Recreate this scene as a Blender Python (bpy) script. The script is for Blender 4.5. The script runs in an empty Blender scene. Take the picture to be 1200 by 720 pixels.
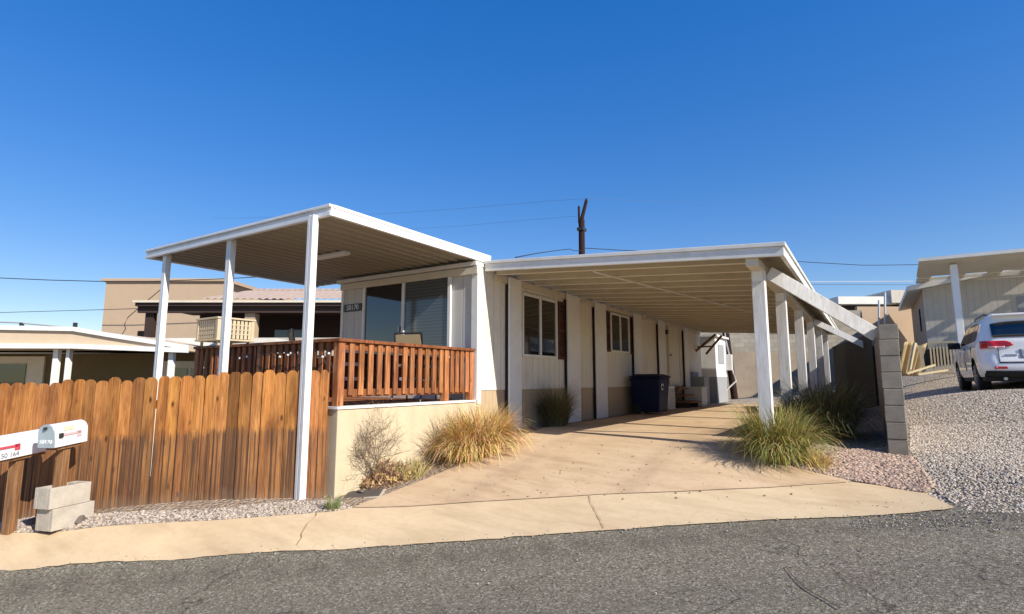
import bpy, bmesh, math, random
import numpy as np
from mathutils import Vector, Matrix
from mathutils.geometry import delaunay_2d_cdt
from math import sin, cos, tan, atan, radians, pi, sqrt
random.seed(7); RNG = np.random.default_rng(7)
SC = bpy.context.scene
COL = SC.collection

# ------------------------------------------------------------------ camera model (world axes = the house's axes)
F = 652.0; PIT = atan(86/652.0); AL = radians(32.5); CZ = 1.6
def ray(px, py):
    a = (px-600)/F; b = (360-py)/F
    f = cos(PIT)-b*sin(PIT); u = sin(PIT)+b*cos(PIT)
    return Vector((a*cos(AL)-f*sin(AL), a*sin(AL)+f*cos(AL), u))
def onx(px, py, x):
    r = ray(px, py); t = x/r.x; return Vector((x, r.y*t, r.z*t+CZ))
def ony(px, py, y):
    r = ray(px, py); t = y/r.y; return Vector((r.x*t, y, r.z*t+CZ))
def onz(px, py, z):
    r = ray(px, py); t = (z-CZ)/r.z; return Vector((r.x*t, r.y*t, z))
def at(px, py, d):
    r = ray(px, py); dd = -r.x*sin(AL)+r.y*cos(AL); t = d/dd
    return Vector((r.x*t, r.y*t, r.z*t+CZ))
def cd(c, d):
    return (c*cos(AL)-d*sin(AL), c*sin(AL)+d*cos(AL))

# ------------------------------------------------------------------ terrain (thin plate spline through surveyed points)
ctl = []
def cp(px, py, z): p = onz(px, py, z); ctl.append((p.x, p.y, z))
def ch(x, y, z): ctl.append((x, y, z))
def cc(c, d, z): x, y = cd(c, d); ctl.append((x, y, z))
def cpd(px, py, d): p = at(px, py, d); ctl.append((p.x, p.y, p.z))
EDGE = [(0,673,4.95),(200,660,5.03),(390,647.5,5.1),(560,635.5,5.16),(700,625,5.2),(900,612,5.2),(1120,598,5.1)]
for e in EDGE: cpd(*e)
for c, z in ((-30,-.9),(-14,-.5),(-8,-.24),(-4.4,-.09),(-1.6,.05),(.77,.2),(2.3,.31),(3.9,.45),(7,.68),(12,1.0),(30,1.6)):
    cc(c, 3.4, z-.015)
    cc(c, 0, z-.08)
    cc(c, -6, z-.12)
cc(-30, 5.0, -.88); cc(-14, 4.9, -.48); cc(-8, 4.85, -.23); cc(6.5, 4.9, .66); cc(12, 5.0, 1.02); cc(30, 5, 1.6)
for e in ((0,628,5.4),(110,622,5.47),(200,616,5.55),(300,609,5.65),(393,603,5.75),(560,592,5.95),(700,582.5,6.05),(900,574.5,6.0),(72,622,5.52),(0,616,5.88),(388,585,6.27)): cpd(*e)
ch(-8,4.2,.25); ch(-9,2.5,.1); ch(-8,8,.4); ch(-9,14,.5)
ch(-4.9,5.2,.42); ch(-4.9,6.3,.62); ch(-4.95,7.3,.76)
for y in (7.9,8.6,9.5,10.5,11.5,12.5,13.5,14.5,16,17.5,19,20.5,22): 
    for x in (-5,-4.2,-3,-1.9,-1.1): ch(x, y, .78)

for pxx, d0, z0, d1, z1 in ((560,5.95,.335,8.0,.66),(640,6.0,.36,8.2,.76),(720,6.05,.40,7.9,.775),(800,6.02,.425,7.4,.77),(870,6.0,.45,7.05,.74)):
    for u in (.2,.4,.6,.8):
        dd = d0+(d1-d0)*u; c_ = (pxx-600)/657.6*dd; cc(c_, dd, z0+(z1-z0)*u)
cpd(980,562,6.2); ch(.33,8.15,.70); ch(-.5,8.2,.78); ch(.1,12,.95); ch(.1,18,1.0); cpd(1080,575,5.75); cp(1200,560,.68)
cp(1065,470,1.21); ch(2.1,16.4,1.37); ch(4.0,16.4,1.39); ch(3,21,1.6); ch(6,12,1.3); ch(1.5,10,.95); ch(5,9,1.05); ch(9,12,1.35)
cc(14,18,1.9); cc(20,24,2.1); ch(1,25,1.9); ch(-4,25,.9); ch(-3,28,1.0)
cc(-9,10,.0); cc(-12,14,.1); cc(-6,14,.3); cc(-15,25,.4); cc(-4,25,.5)
CT = np.array(ctl)
def _phi(r2): return 0.5*r2*np.log(r2+1e-12)
def _solve():
    n = len(CT); P = CT[:, :2]
    K = _phi(((P[:,None,:]-P[None,:,:])**2).sum(-1)) + np.eye(n)*.01
    Q = np.hstack([np.ones((n,1)), P])
    A = np.zeros((n+3,n+3)); A[:n,:n] = K; A[:n,n:] = Q; A[n:,:n] = Q.T
    return np.linalg.solve(A, np.concatenate([CT[:,2], np.zeros(3)]))
W_ = _solve()
def TZ(xy):
    xy = np.atleast_2d(np.asarray(xy, float)); P = CT[:, :2]
    out = np.empty(len(xy))
    for s in range(0, len(xy), 4000):
        q = xy[s:s+4000]
        K = _phi(((q[:,None,:]-P[None,:,:])**2).sum(-1))
        out[s:s+4000] = K@W_[:-3] + W_[-3] + q@W_[-2:]
    r = np.hypot(xy[:,0]+1, xy[:,1]-8)
    w = np.clip((r-24)/20, 0, 1); w = w*w*(3-2*w)
    return np.clip(out, -1.2, 2.4)*(1-w) + .6*w
def tz(x, y): return float(TZ([(x, y)])[0])
def G(px, py):
    r = ray(px, py); t = 2.0; step = .05; prev = None
    ts = np.arange(1.5, 40, .04)
    pts = np.stack([r.x*ts, r.y*ts], 1); h = r.z*ts+CZ - TZ(pts)
    i = int(np.argmax(h < 0))
    if h[i] >= 0: i = len(ts)-1
    t = ts[i] if i == 0 else ts[i-1] + (ts[i]-ts[i-1])*h[i-1]/(h[i-1]-h[i]+1e-9)
    return Vector((r.x*t, r.y*t, r.z*t+CZ))

# ------------------------------------------------------------------ materials
MATS = {}
class NT:
    def __init__(s, name):
        m = bpy.data.materials.new(name); m.use_nodes = True
        s.m = m; s.t = m.node_tree; s.b = s.t.nodes['Principled BSDF']; MATS[name] = m
        s.pos = s.n('ShaderNodeNewGeometry').outputs['Position']
    def n(s, typ, **kw):
        nd = s.t.nodes.new(typ)
        for k, v in kw.items(): setattr(nd, k, v)
        return nd
    def set(s, sock, v):
        if isinstance(v, bpy.types.NodeSocket): s.t.links.new(v, sock)
        else: sock.default_value = v
    def noise(s, scale, detail=4, rough=.6, vec=None, dist=0):
        nd = s.n('ShaderNodeTexNoise'); s.set(nd.inputs['Vector'], vec or s.pos)
        nd.inputs['Scale'].default_value = scale; nd.inputs['Detail'].default_value = detail
        nd.inputs['Roughness'].default_value = rough; nd.inputs['Distortion'].default_value = dist
        return nd.outputs['Fac']
    def vor(s, scale, feature='F1', out='Distance', vec=None):
        nd = s.n('ShaderNodeTexVoronoi'); nd.feature = feature; s.set(nd.inputs['Vector'], vec or s.pos)
        nd.inputs['Scale'].default_value = scale; return nd.outputs[out]
    def scale(s, v, sx, sy, sz, rot=(0,0,0)):
        nd = s.n('ShaderNodeMapping'); s.set(nd.inputs['Vector'], v)
        nd.inputs['Scale'].default_value = (sx, sy, sz); nd.inputs['Rotation'].default_value = rot
        return nd.outputs[0]
    def ramp(s, f, stops):
        nd = s.n('ShaderNodeValToRGB'); s.set(nd.inputs[0], f); e = nd.color_ramp.elements
        while len(e) < len(stops): e.new(.5)
        for i, (p, c) in enumerate(stops):
            e[i].position = p; e[i].color = (c, c, c, 1) if isinstance(c, (int, float)) else (*c, 1)
        return nd.outputs[0]
    def mix(s, f, a, b, mode='MIX'):
        nd = s.n('ShaderNodeMix', data_type='RGBA', blend_type=mode)
        s.set(nd.inputs[0], f)
        for i, v in ((6, a), (7, b)):
            s.set(nd.inputs[i], v if isinstance(v, bpy.types.NodeSocket) else (*v, 1))
        return nd.outputs[2]
    def math(s, op, a, b=0.0, c=None):
        nd = s.n('ShaderNodeMath', operation=op); s.set(nd.inputs[0], a); s.set(nd.inputs[1], b)
        if c is not None: s.set(nd.inputs[2], c)
        return nd.outputs[0]
    def sep(s, v):
        nd = s.n('ShaderNodeSeparateXYZ'); s.set(nd.inputs[0], v); return nd.outputs
    def attr(s, name, out='Color'):
        nd = s.n('ShaderNodeAttribute'); nd.attribute_name = name; return nd.outputs[out]
    def bump(s, h, strength=.3, dist=.01):
        nd = s.n('ShaderNodeBump'); s.set(nd.inputs['Height'], h)
        nd.inputs['Strength'].default_value = strength; nd.inputs['Distance'].default_value = dist
        s.t.links.new(nd.outputs[0], s.b.inputs['Normal'])
    def n_warp(s):
        nd = s.n('ShaderNodeVectorMath', operation='ADD'); nz = s.n('ShaderNodeTexNoise'); s.set(nz.inputs['Vector'], s.pos); nz.inputs['Scale'].default_value = 2.2; nz.inputs['Detail'].default_value = 5
        s.set(nd.inputs[0], s.pos); s.set(nd.inputs[1], nz.outputs['Color']); return nd.outputs[0]
    def out(s, col=None, rough=.8, spec=.3, metal=0):
        if col is not None: s.set(s.b.inputs['Base Color'], col if isinstance(col, bpy.types.NodeSocket) else (*col, 1))
        s.set(s.b.inputs['Roughness'], rough); s.b.inputs['Specular IOR Level'].default_value = spec
        s.b.inputs['Metallic'].default_value = metal
        return s.m
def simple(name, col, rough=.6, spec=.3, metal=0, var=.12, sc=6, bump=0, dirt=0):
    m = NT(name); f = m.noise(sc, 5)
    c = m.mix(f, tuple(v*(1-var) for v in col), tuple(min(1, v*(1+var)) for v in col))
    if dirt:
        g = m.ramp(m.noise(2.3, 6, .7), [(.5, 0), (.75, dirt)])
        c = m.mix(g, c, (.22, .16, .1))
    if bump: m.bump(m.noise(60, 4), bump, .004)
    return m.out(c, rough, spec, metal)

simple('white_paint', (.80,.79,.75), .5, .4, var=.05, dirt=.18, bump=.08)
simple('fascia_paint', (.74,.72,.66), .5, .4, var=.07, dirt=.3, bump=.06)
simple('white_metal', (.80,.79,.76), .42, .5, var=.06, dirt=.2, bump=.05)
simple('cream_paint', (.66,.59,.46), .6, .3, var=.06, dirt=.2)
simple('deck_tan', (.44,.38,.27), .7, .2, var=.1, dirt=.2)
simple('rafter_shaded', (.56,.50,.37), .7, .2, var=.1, dirt=.2)  # rafter colour, darkened to paint the shade on the sides
simple('rafter_lit', (.72,.66,.53), .6, .3, var=.06, dirt=.15)  # paler rafter colour, paints the light on the bottom faces
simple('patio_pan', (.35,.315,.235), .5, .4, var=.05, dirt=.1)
simple('gap_dark', (.035,.02,.016), .8)  # near black that paints the gap behind each column dark
simple('dark_metal', (.03,.03,.032), .45, .5)
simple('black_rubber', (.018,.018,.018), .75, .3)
simple('grey_steel', (.35,.36,.37), .4, .5, .6)
simple('shutter_brown', (.085,.028,.018), .55, .4, var=.3)
simple('appliance_white', (.62,.62,.6), .4, .5, dirt=.2)
simple('grey_panel', (.32,.33,.34), .6, .3)
simple('bin_navy', (.003,.008,.04), .6, .25, var=.2)
simple('tan_sling', (.40,.30,.17), .8, .2)
simple('sand_stucco', (.47,.35,.24), .9, .1, var=.07, bump=.2, sc=3)
simple('porch_cream', (.60,.47,.33), .8, .2, var=.08)
simple('olive_wall', (.16,.12,.06), .85, .2)
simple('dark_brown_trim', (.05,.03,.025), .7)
simple('red_flag', (.55,.07,.09), .6, .3)
simple('pale_pink', (.66,.45,.45), .6, .3)
simple('label_yellow', (.72,.66,.45), .6, .3)
simple('number_white', (.8,.8,.8), .5)
simple('number_grey', (.2,.2,.23), .5)
simple('crack_dark', (.09,.075,.06), 1, .1)
simple('crack_joint', (.38,.26,.15), 1, .1, sc=3, var=.4)
simple('bulb', (.85,.85,.82), .2, .6)
simple('tarp_tan', (.46,.34,.17), .75, .2, var=.25)
simple('pale_lumber', (.62,.5,.3), .75, .2, var=.15)
simple('cooler_tan', (.58,.47,.30), .7, .3, dirt=.2)
simple('dark_interior', (.012,.01,.009), .9, .1)
simple('roof_white', (.72,.7,.64), .6, .3, dirt=.15)
simple('rock_grey', (.15,.12,.10), .9, .2, var=.4, sc=14, bump=.5)
simple('pole_wood', (.035,.02,.018), .9, .1, var=.4, sc=9)
simple('wire_black', (.03,.035,.05), .6)
simple('wire_faint', (.10,.16,.30), .6)
simple('wire_pale', (.5,.52,.55), .5)
simple('box_lid', (.10,.085,.07), .9, .2, var=.25)
simple('box_rim', (.5,.43,.33), .9, .2)
simple('leaf_dark', (.03,.035,.02), .7)

def m_glass(name, col, rough=.03):
    m = NT(name); m.out(col, rough, .9); m.b.inputs['IOR'].default_value = 1.6; return m.m
m_glass('window_glass', (.012,.014,.016)); m_glass('car_glass', (.008,.009,.01))
def m_screen():
    m = NT('blind_glass')   # glass in front of closed horizontal blinds
    z = m.sep(m.pos)[2]
    f = m.math('FRACT', m.math('MULTIPLY', z, 1/.052)); g = m.ramp(f, [(.0,.35),(.25,1),(.8,.8),(1,.35)])
    m.out(m.mix(g, (.03,.034,.034), (.10,.11,.11)), .06, .8); m.b.inputs['IOR'].default_value = 1.5
m_screen()
def m_siding(name, col, axis, low=None):
    m = NT(name); s = m.sep(m.pos)
    a = s[axis]
    f = m.math('FRACT', m.math('MULTIPLY', a, 1/.203))
    g = m.ramp(f, [(0,0),(.03,0),(.06,1),(.94,1),(.97,0),(1,0)])
    streak = m.noise(1, 5, .65, m.scale(m.pos, 9, 9, .5))
    c = m.mix(streak, tuple(v*.86 for v in col), tuple(min(1,v*1.08) for v in col))
    c = m.mix(m.ramp(m.noise(1.7, 6, .7), [(.52,0),(.8,.3)]), c, (.30,.22,.14))
    c = m.mix(g, m.mix(.28, c, (.2,.17,.13)), c)
    m.bump(g, .35, .012); m.out(c, .6, .3)
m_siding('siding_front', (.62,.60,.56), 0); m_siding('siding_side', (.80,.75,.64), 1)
m_siding('siding_tan', (.50,.375,.24), 1)
m_siding('grey_siding', (.56,.51,.43), 0)
def m_wood(name, c1, c2, dark, attr=True, stain=False):
    m = NT(name)
    v = m.scale(m.pos, 1, 1, .06)
    gr = m.noise(55, 5, .65, v, .6); big = m.noise(6, 4, .6, m.scale(m.pos, 1, 1, .25))
    c = m.mix(m.ramp(gr, [(.36,0),(.64,1)]), c1, c2)
    c = m.mix(m.ramp(big, [(.45,0),(.72,.75)]), c, dark)
    kn = m.vor(1, vec=m.scale(m.pos, 8, 8, 3.4)); c = m.mix(m.ramp(kn, [(.06,.95),(.16,0)]), c, dark)
    if attr: c = m.mix(1, c, m.attr('tint'), 'MULTIPLY')
    if stain:     # sprinkler staining on the lower half of each picket, with pale mineral bloom at the foot
        h = m.attr('height', 'Fac')
        edge = m.math('ADD', h, m.math('MULTIPLY', m.math('SUBTRACT', m.noise(9, 3, .6, m.scale(m.pos, 1, 1, .5)), .5), .22))
        k = m.ramp(edge, [(.50,1),(.57,0)])
        groove = m.ramp(m.noise(1, 3, .6, m.scale(m.pos, 50, 50, .5)), [(.45,1),(.53,0)])
        c = m.mix(m.math('MULTIPLY', k, m.math('MULTIPLY', groove, .93)), c, (.04,.022,.014))
        c = m.mix(m.math('MULTIPLY', k, .42), c, (.14,.075,.045))
        c = m.mix(m.math('MULTIPLY', m.ramp(edge, [(.0,1),(.10,0)]), .35), c, (.26,.19,.13))
    m.bump(gr, .5, .006); m.out(c, .75, .2)
m_wood('fence_wood', (.30,.115,.030), (.53,.25,.080), (.075,.026,.011), True, True)
m_wood('rail_wood', (.21,.07,.027), (.42,.175,.07), (.09,.026,.012))
m_wood('post_wood', (.17,.075,.032), (.33,.18,.085), (.06,.025,.014), False)
m_wood('old_white_wood', (.66,.64,.60), (.80,.79,.76), (.50,.46,.42), False)
def m_concrete(name, col, drk, lite):
    m = NT(name)
    a = m.noise(1.1, 7, .65); b = m.noise(14, 5, .7); st = m.noise(1, 4, .6, m.scale(m.pos, 1.2, 5, 1, (0,0,radians(-20))))
    c = m.mix(m.ramp(a, [(.35,0),(.7,1)]), col, lite)
    c = m.mix(m.ramp(st, [(.46,0),(.72,.6)]), c, drk)
    pt_ = m.ramp(m.noise(.45, 3, .5, None, 1.2), [(.46,0),(.54,.3)]); c = m.mix(pt_, c, lite)
    hair = m.vor(.8, 'DISTANCE_TO_EDGE', 'Distance', m.n_warp()); c = m.mix(m.ramp(hair, [(.0,.28),(.006,0)]), c, drk)
    c = m.mix(m.ramp(b, [(.5,0),(.85,.4)]), c, drk)
    sp = m.ramp(m.noise(90, 2), [(.62,0),(.72,.4)]); c = m.mix(sp, c, drk)
    if name == 'drive_concrete':      # old oil drips and a rusty wash
        o = m.ramp(m.noise(1.9, 3, .5), [(.64,0),(.74,.4)]); c = m.mix(o, c, (.28,.18,.11))
        dr = m.ramp(m.vor(3.1), [(.05,.55),(.10,0)]); c = m.mix(m.math('MULTIPLY', dr, m.ramp(m.noise(.8, 2), [(.42,0),(.55,1)])), c, (.13,.09,.06))
        sx_ = m.math('ADD', m.sep(m.pos)[0], m.math('MULTIPLY', m.noise(.5, 2), .5))
        for x0_ in (-3.45, -1.95):
            tw = m.math('ABSOLUTE', m.math('SUBTRACT', sx_, x0_)); c = m.mix(m.math('MULTIPLY', m.ramp(tw, [(.06,.34),(.2,0)]), m.ramp(m.noise(4, 5, .7), [(.35,.3),(.65,1)])), c, (.30,.20,.125))
    m.bump(m.math('ADD', m.noise(120, 3), m.math('MULTIPLY', b, .8)), .25, .006); m.out(c, .9, .15)
m_concrete('drive_concrete', (.54,.38,.225), (.36,.235,.13), (.65,.485,.31))
m_concrete('walk_concrete', (.59,.435,.26), (.43,.31,.175), (.68,.53,.33))
m_concrete('deck_plaster', (.55,.45,.30), (.47,.37,.24), (.62,.52,.36))
def m_asphalt():
    m = NT('asphalt'); 
    a = m.noise(.9, 6, .65); fine = m.noise(62, 4, .75); mid = m.noise(24, 4, .7)
    c = m.mix(a, (.25,.217,.152), (.37,.325,.23))
    c = m.mix(m.ramp(m.noise(2.2, 4), [(.5,0),(.7,.45)]), c, (.27,.205,.155))
    c = m.mix(m.ramp(fine, [(.35,0),(.75,1)]), m.mix(.55, c, (.02,.018,.014)), m.mix(.42, c, (.46,.41,.31)))
    v = m.vor(70, 'F1', 'Color'); ch_ = m.sep(v)[0]
    c = m.mix(m.ramp(ch_, [(.82,0),(.9,.6)]), c, (.52,.47,.38)); c = m.mix(m.ramp(ch_, [(.08,.55),(.16,0)]), c, (.05,.045,.035))
    c = m.mix(m.math('MULTIPLY', m.attr('stain','Fac'), m.ramp(m.noise(5, 4), [(.2,.25),(.7,.6)])), c, (.075,.062,.05))
    hair = m.vor(.55, 'DISTANCE_TO_EDGE', 'Distance', m.n_warp()); hk = m.math('MULTIPLY', m.ramp(hair, [(.0,.8),(.012,0)]), m.ramp(m.noise(.35, 2), [(.46,0),(.56,1)])); c = m.mix(hk, c, (.05,.043,.033))
    m.bump(m.math('ADD', fine, mid), 1, .016); m.out(c, .92, .15)
m_asphalt()
def m_gravel(name, cols, sc):
    m = NT(name)
    v = m.n('ShaderNodeTexVoronoi'); m.set(v.inputs['Vector'], m.pos); v.inputs['Scale'].default_value = sc
    r = m.sep(v.outputs['Color'])[0]
    n = len(cols); c = m.ramp(r, [((i+.5)/n, cc_) for i, cc_ in enumerate(cols)])
    d = v.outputs['Distance']
    c = m.mix(m.ramp(m.noise(1.2, 4), [(.4,0),(.75,.35)]), c, cols[0])
    m.bump(m.math('MULTIPLY', d, -1), 1, .03); m.out(c, .95, .1)
m_gravel('grey_gravel', [(.33,.28,.215),(.46,.39,.305),(.62,.54,.42),(.38,.30,.22),(.54,.46,.36),(.24,.2,.155)], 30)
m_gravel('yard_dirt', [(.30,.22,.15),(.38,.29,.2),(.26,.2,.15),(.44,.35,.26)], 26)
def m_stone(name, cols):
    m = NT(name); r = m.n('ShaderNodeNewGeometry').outputs['Random Per Island']
    n = len(cols); nd = m.n('ShaderNodeValToRGB'); nd.color_ramp.interpolation = 'CONSTANT'; m.set(nd.inputs[0], r)
    e = nd.color_ramp.elements
    while len(e) < n: e.new(.5)
    for i, c in enumerate(cols): e[i].position = i/n; e[i].color = (*c, 1)
    m.bump(m.noise(70, 3), .4, .004)
    m.out(m.mix(.8, m.noise(50,3), nd.outputs[0]), .9, .15)
m_stone('grey_stones', [(.58,.49,.36),(.32,.255,.18),(.72,.62,.47),(.41,.29,.20),(.52,.43,.32),(.20,.16,.12),(.62,.48,.33),(.46,.39,.29)])
m_stone('litter', [(.20,.13,.07),(.12,.09,.06),(.30,.2,.1)])
m_stone('road_stones', [(.30,.26,.21),(.14,.12,.10),(.45,.40,.32),(.20,.17,.14),(.09,.08,.07),(.36,.31,.25)])
m_stone('pink_stones', [(.46,.28,.17),(.33,.19,.11),(.54,.36,.22),(.25,.14,.08),(.58,.42,.28),(.40,.22,.14),(.17,.10,.065)])
m_stone('tan_stones', [(.46,.37,.27),(.34,.26,.19),(.52,.43,.32),(.22,.17,.13),(.42,.32,.23)])
def m_block(name, col, bw=.40, bh=.20, axis=0, tanlow=False):
    m = NT(name); s = m.sep(m.pos)
    cmb = m.n('ShaderNodeCombineXYZ'); m.set(cmb.inputs[0], s[axis]); m.set(cmb.inputs[1], s[2])
    br = m.n('ShaderNodeTexBrick'); m.set(br.inputs['Vector'], cmb.outputs[0])
    br.inputs['Scale'].default_value = 1; br.inputs['Brick Width'].default_value = bw; br.inputs['Row Height'].default_value = bh
    br.inputs['Mortar Size'].default_value = .006; br.inputs['Mortar Smooth'].default_value = .4
    br.inputs['Color1'].default_value = (*[v*.85 for v in col], 1); br.inputs['Color2'].default_value = (*[v*1.12 for v in col], 1)
    br.inputs['Mortar'].default_value = (*[v*.55 for v in col], 1)
    c = m.mix(m.ramp(m.noise(3, 6, .7), [(.4,0),(.75,.5)]), br.outputs['Color'], tuple(v*.6 for v in col))
    m.bump(m.math('ADD', m.math('MULTIPLY', br.outputs['Fac'], -1.5), m.noise(60,4)), .5, .006); m.out(c, .95, .1)
m_block('block_side', (.36,.31,.26), axis=1); m_block('block_back', (.33,.295,.24), axis=0)
simple('block_plain', (.30,.265,.215), .95, .1, var=.38, sc=7, bump=.8, dirt=.45)
simple('cinder_pale', (.47,.42,.345), .95, .1, var=.28, sc=13, bump=1, dirt=.4)
simple('mortar', (.17,.14,.12), .95, .1)
simple('bank_earth', (.31,.25,.185), .95, .1, var=.3, sc=2.5, bump=.6, dirt=.3)
def m_blade(name):
    m = NT(name); m.out(m.attr('tint'), .7, .2)
    m.b.inputs['Subsurface Weight'].default_value = 0
m_blade('grass_blade')
def m_tile():
    m = NT('clay_tile'); s = m.sep(m.pos)
    r = m.noise(3, 5, .7); c = m.mix(r, (.33,.235,.185), (.50,.40,.335)); m.out(c, .9, .1)
m_tile()
def m_carpaint():
    m = NT('car_paint'); m.out((.82,.81,.78), .25, .5); m.b.inputs['Coat Weight'].default_value = .6
m_carpaint()
def m_lamp():
    m = NT('tail_red'); m.out((.42,.012,.018), .15, .6)
    m = NT('tail_clear'); m.out((.75,.45,.45), .12, .6)
m_lamp()
def m_mail():
    m = NT('mailbox_white'); f = m.noise(5, 4); m.out(m.mix(f, (.74,.76,.80), (.84,.84,.85)), .35, .5)
m_mail()
simple('galv_door', (.42,.50,.52), .4, .5, .3)

# ------------------------------------------------------------------ mesh builder
class MB:
    def __init__(s): s.v = []; s.f = []; s.t = []; s.cur = (1,1,1)
    def add(s, vs, fs):
        o = len(s.v); s.v += [tuple(v) for v in vs]; s.f += [tuple(i+o for i in f) for f in fs]; s.t += [s.cur]*len(vs); return s
    def box(s, x0, x1, y0, y1, z0, z1):
        return s.add([(x0,y0,z0),(x1,y0,z0),(x1,y1,z0),(x0,y1,z0),(x0,y0,z1),(x1,y0,z1),(x1,y1,z1),(x0,y1,z1)],
              [(3,2,1,0),(4,5,6,7),(0,1,5,4),(1,2,6,5),(2,3,7,6),(3,0,4,7)])
    def obox(s, c, ax, ay, az):      # centre and three half-axis vectors
        c, ax, ay, az = map(Vector, (c, ax, ay, az))
        vs = [c+sx*ax+sy*ay+sz*az for sz in (-1,1) for sx, sy in ((-1,-1),(1,-1),(1,1),(-1,1))]
        return s.add(vs, [(3,2,1,0),(4,5,6,7),(0,1,5,4),(1,2,6,5),(2,3,7,6),(3,0,4,7)])
    def beam(s, p0, p1, w, h, up=(0,0,1)):
        p0, p1, up = Vector(p0), Vector(p1), Vector(up); d = (p1-p0); L = d.length; d.normalize()
        if abs(d.dot(up)) > .98: up = Vector((0,1,0))
        sx = d.cross(up).normalized(); uz = sx.cross(d)
        return s.obox((p0+p1)/2, d*L/2, sx*w/2, uz*h/2)
    def tube(s, pts, r, n=8, cap=True):
        pts = [Vector(p) for p in pts]; rs = r if isinstance(r, (list, tuple)) else [r]*len(pts)
        vs = []; fs = []
        for i, p in enumerate(pts):
            d = (pts[min(i+1,len(pts)-1)]-pts[max(i-1,0)]).normalized()
            a = d.cross(Vector((0,0,1)) if abs(d.z) < .9 else Vector((1,0,0))).normalized(); b = d.cross(a)
            for k in range(n): vs.append(p+rs[i]*(a*cos(2*pi*k/n)+b*sin(2*pi*k/n)))
        for i in range(len(pts)-1):
            for k in range(n):
                k2 = (k+1) % n; fs.append((i*n+k, i*n+k2, (i+1)*n+k2, (i+1)*n+k))
        if cap: fs += [tuple(range(n-1,-1,-1)), tuple((len(pts)-1)*n+k for k in range(n))]
        return s.add(vs, fs)
    def prism(s, poly, vec):         # planar polygon of 3-D points pushed along vec
        n = len(poly); poly = [Vector(p) for p in poly]; vec = Vector(vec)
        return s.add(poly+[p+vec for p in poly], [tuple(range(n-1,-1,-1)), tuple(range(n,2*n))]+[(i,(i+1)%n,n+(i+1)%n,n+i) for i in range(n)])
    def build(s, name, mat, parent=None, smooth=False, bevel=0, origin=None, heights=None):
        me = bpy.data.meshes.new(name)
        o = Vector(parent['_o']) if parent is not None else Vector(origin or (0,0,0))
        me.from_pydata([tuple(Vector(v)-o) for v in s.v], [], s.f)
        bm = bmesh.new(); bm.from_mesh(me); bmesh.ops.recalc_face_normals(bm, faces=bm.faces); bm.to_mesh(me); bm.free()
        if any(t != (1,1,1) for t in s.t) or mat in ('fence_wood','rail_wood','grass_blade'):
            a = me.color_attributes.new('tint', 'FLOAT_COLOR', 'POINT')
            a.data.foreach_set('color', [x for t in s.t for x in (*t, 1)])
        if heights is not None:
            a = me.attributes.new('height', 'FLOAT', 'POINT'); a.data.foreach_set('value', heights)
        me.materials.append(MATS[mat])
        ob = bpy.data.objects.new(name, me); COL.objects.link(ob)
        if parent is not None: ob.parent = parent; ob['_o'] = tuple(o)
        else: ob.location = o
        if parent is None: ob['_o'] = tuple(o)
        if smooth:
            for p in me.polygons: p.use_smooth = True
            try: me.set_sharp_from_angle(angle=radians(38))
            except Exception: pass
        if bevel:
            b = ob.modifiers.new('bevel', 'BEVEL'); b.width = bevel; b.segments = 2; b.limit_method = 'ANGLE'; b.angle_limit = radians(40)
        return ob
def thing(name, label, cat, loc, group=None):
    o = bpy.data.objects.new(name, None); COL.objects.link(o); o.location = loc; o['_o'] = tuple(loc)
    o.empty_display_size = .1
    return tag(o, label, cat, group)
def tag(o, label, cat, group=None):
    o['label'] = label; o['category'] = cat
    if group: o['group'] = group
    return o
def struct(o): o['kind'] = 'structure'; return o
def stuff(o, label=None, cat=None):
    o['kind'] = 'stuff'
    if label: o['label'] = label; o['category'] = cat
    return o
def copy_tree(o, parent=None):
    c = o.copy(); COL.objects.link(c)
    if parent is not None: c.parent = parent
    for chd in [x for x in bpy.data.objects if x.parent == o and x is not c]: copy_tree(chd, c)
    return c
def text(name, s, size, origin, xdir, up, mat, parent, depth=.002, align='CENTER'):
    cu = bpy.data.curves.new(name, 'FONT'); cu.body = s; cu.size = size; cu.extrude = depth; cu.align_x = align; cu.align_y = 'CENTER'
    ob = bpy.data.objects.new(name, cu); COL.objects.link(ob)
    bpy.context.view_layer.update()
    me = bpy.data.meshes.new_from_object(ob.evaluated_get(bpy.context.evaluated_depsgraph_get()))
    bpy.data.objects.remove(ob); bpy.data.curves.remove(cu)
    x = Vector(xdir).normalized(); u = Vector(up).normalized(); n = x.cross(u)
    M = Matrix((x, u, n)).transposed().to_4x4(); M.translation = Vector(origin)-Vector(parent['_o'])
    me.transform(M); me.materials.clear(); me.materials.append(MATS[mat])
    o = bpy.data.objects.new(name, me); COL.objects.link(o); o.parent = parent; o['_o'] = parent['_o']; return o

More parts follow.
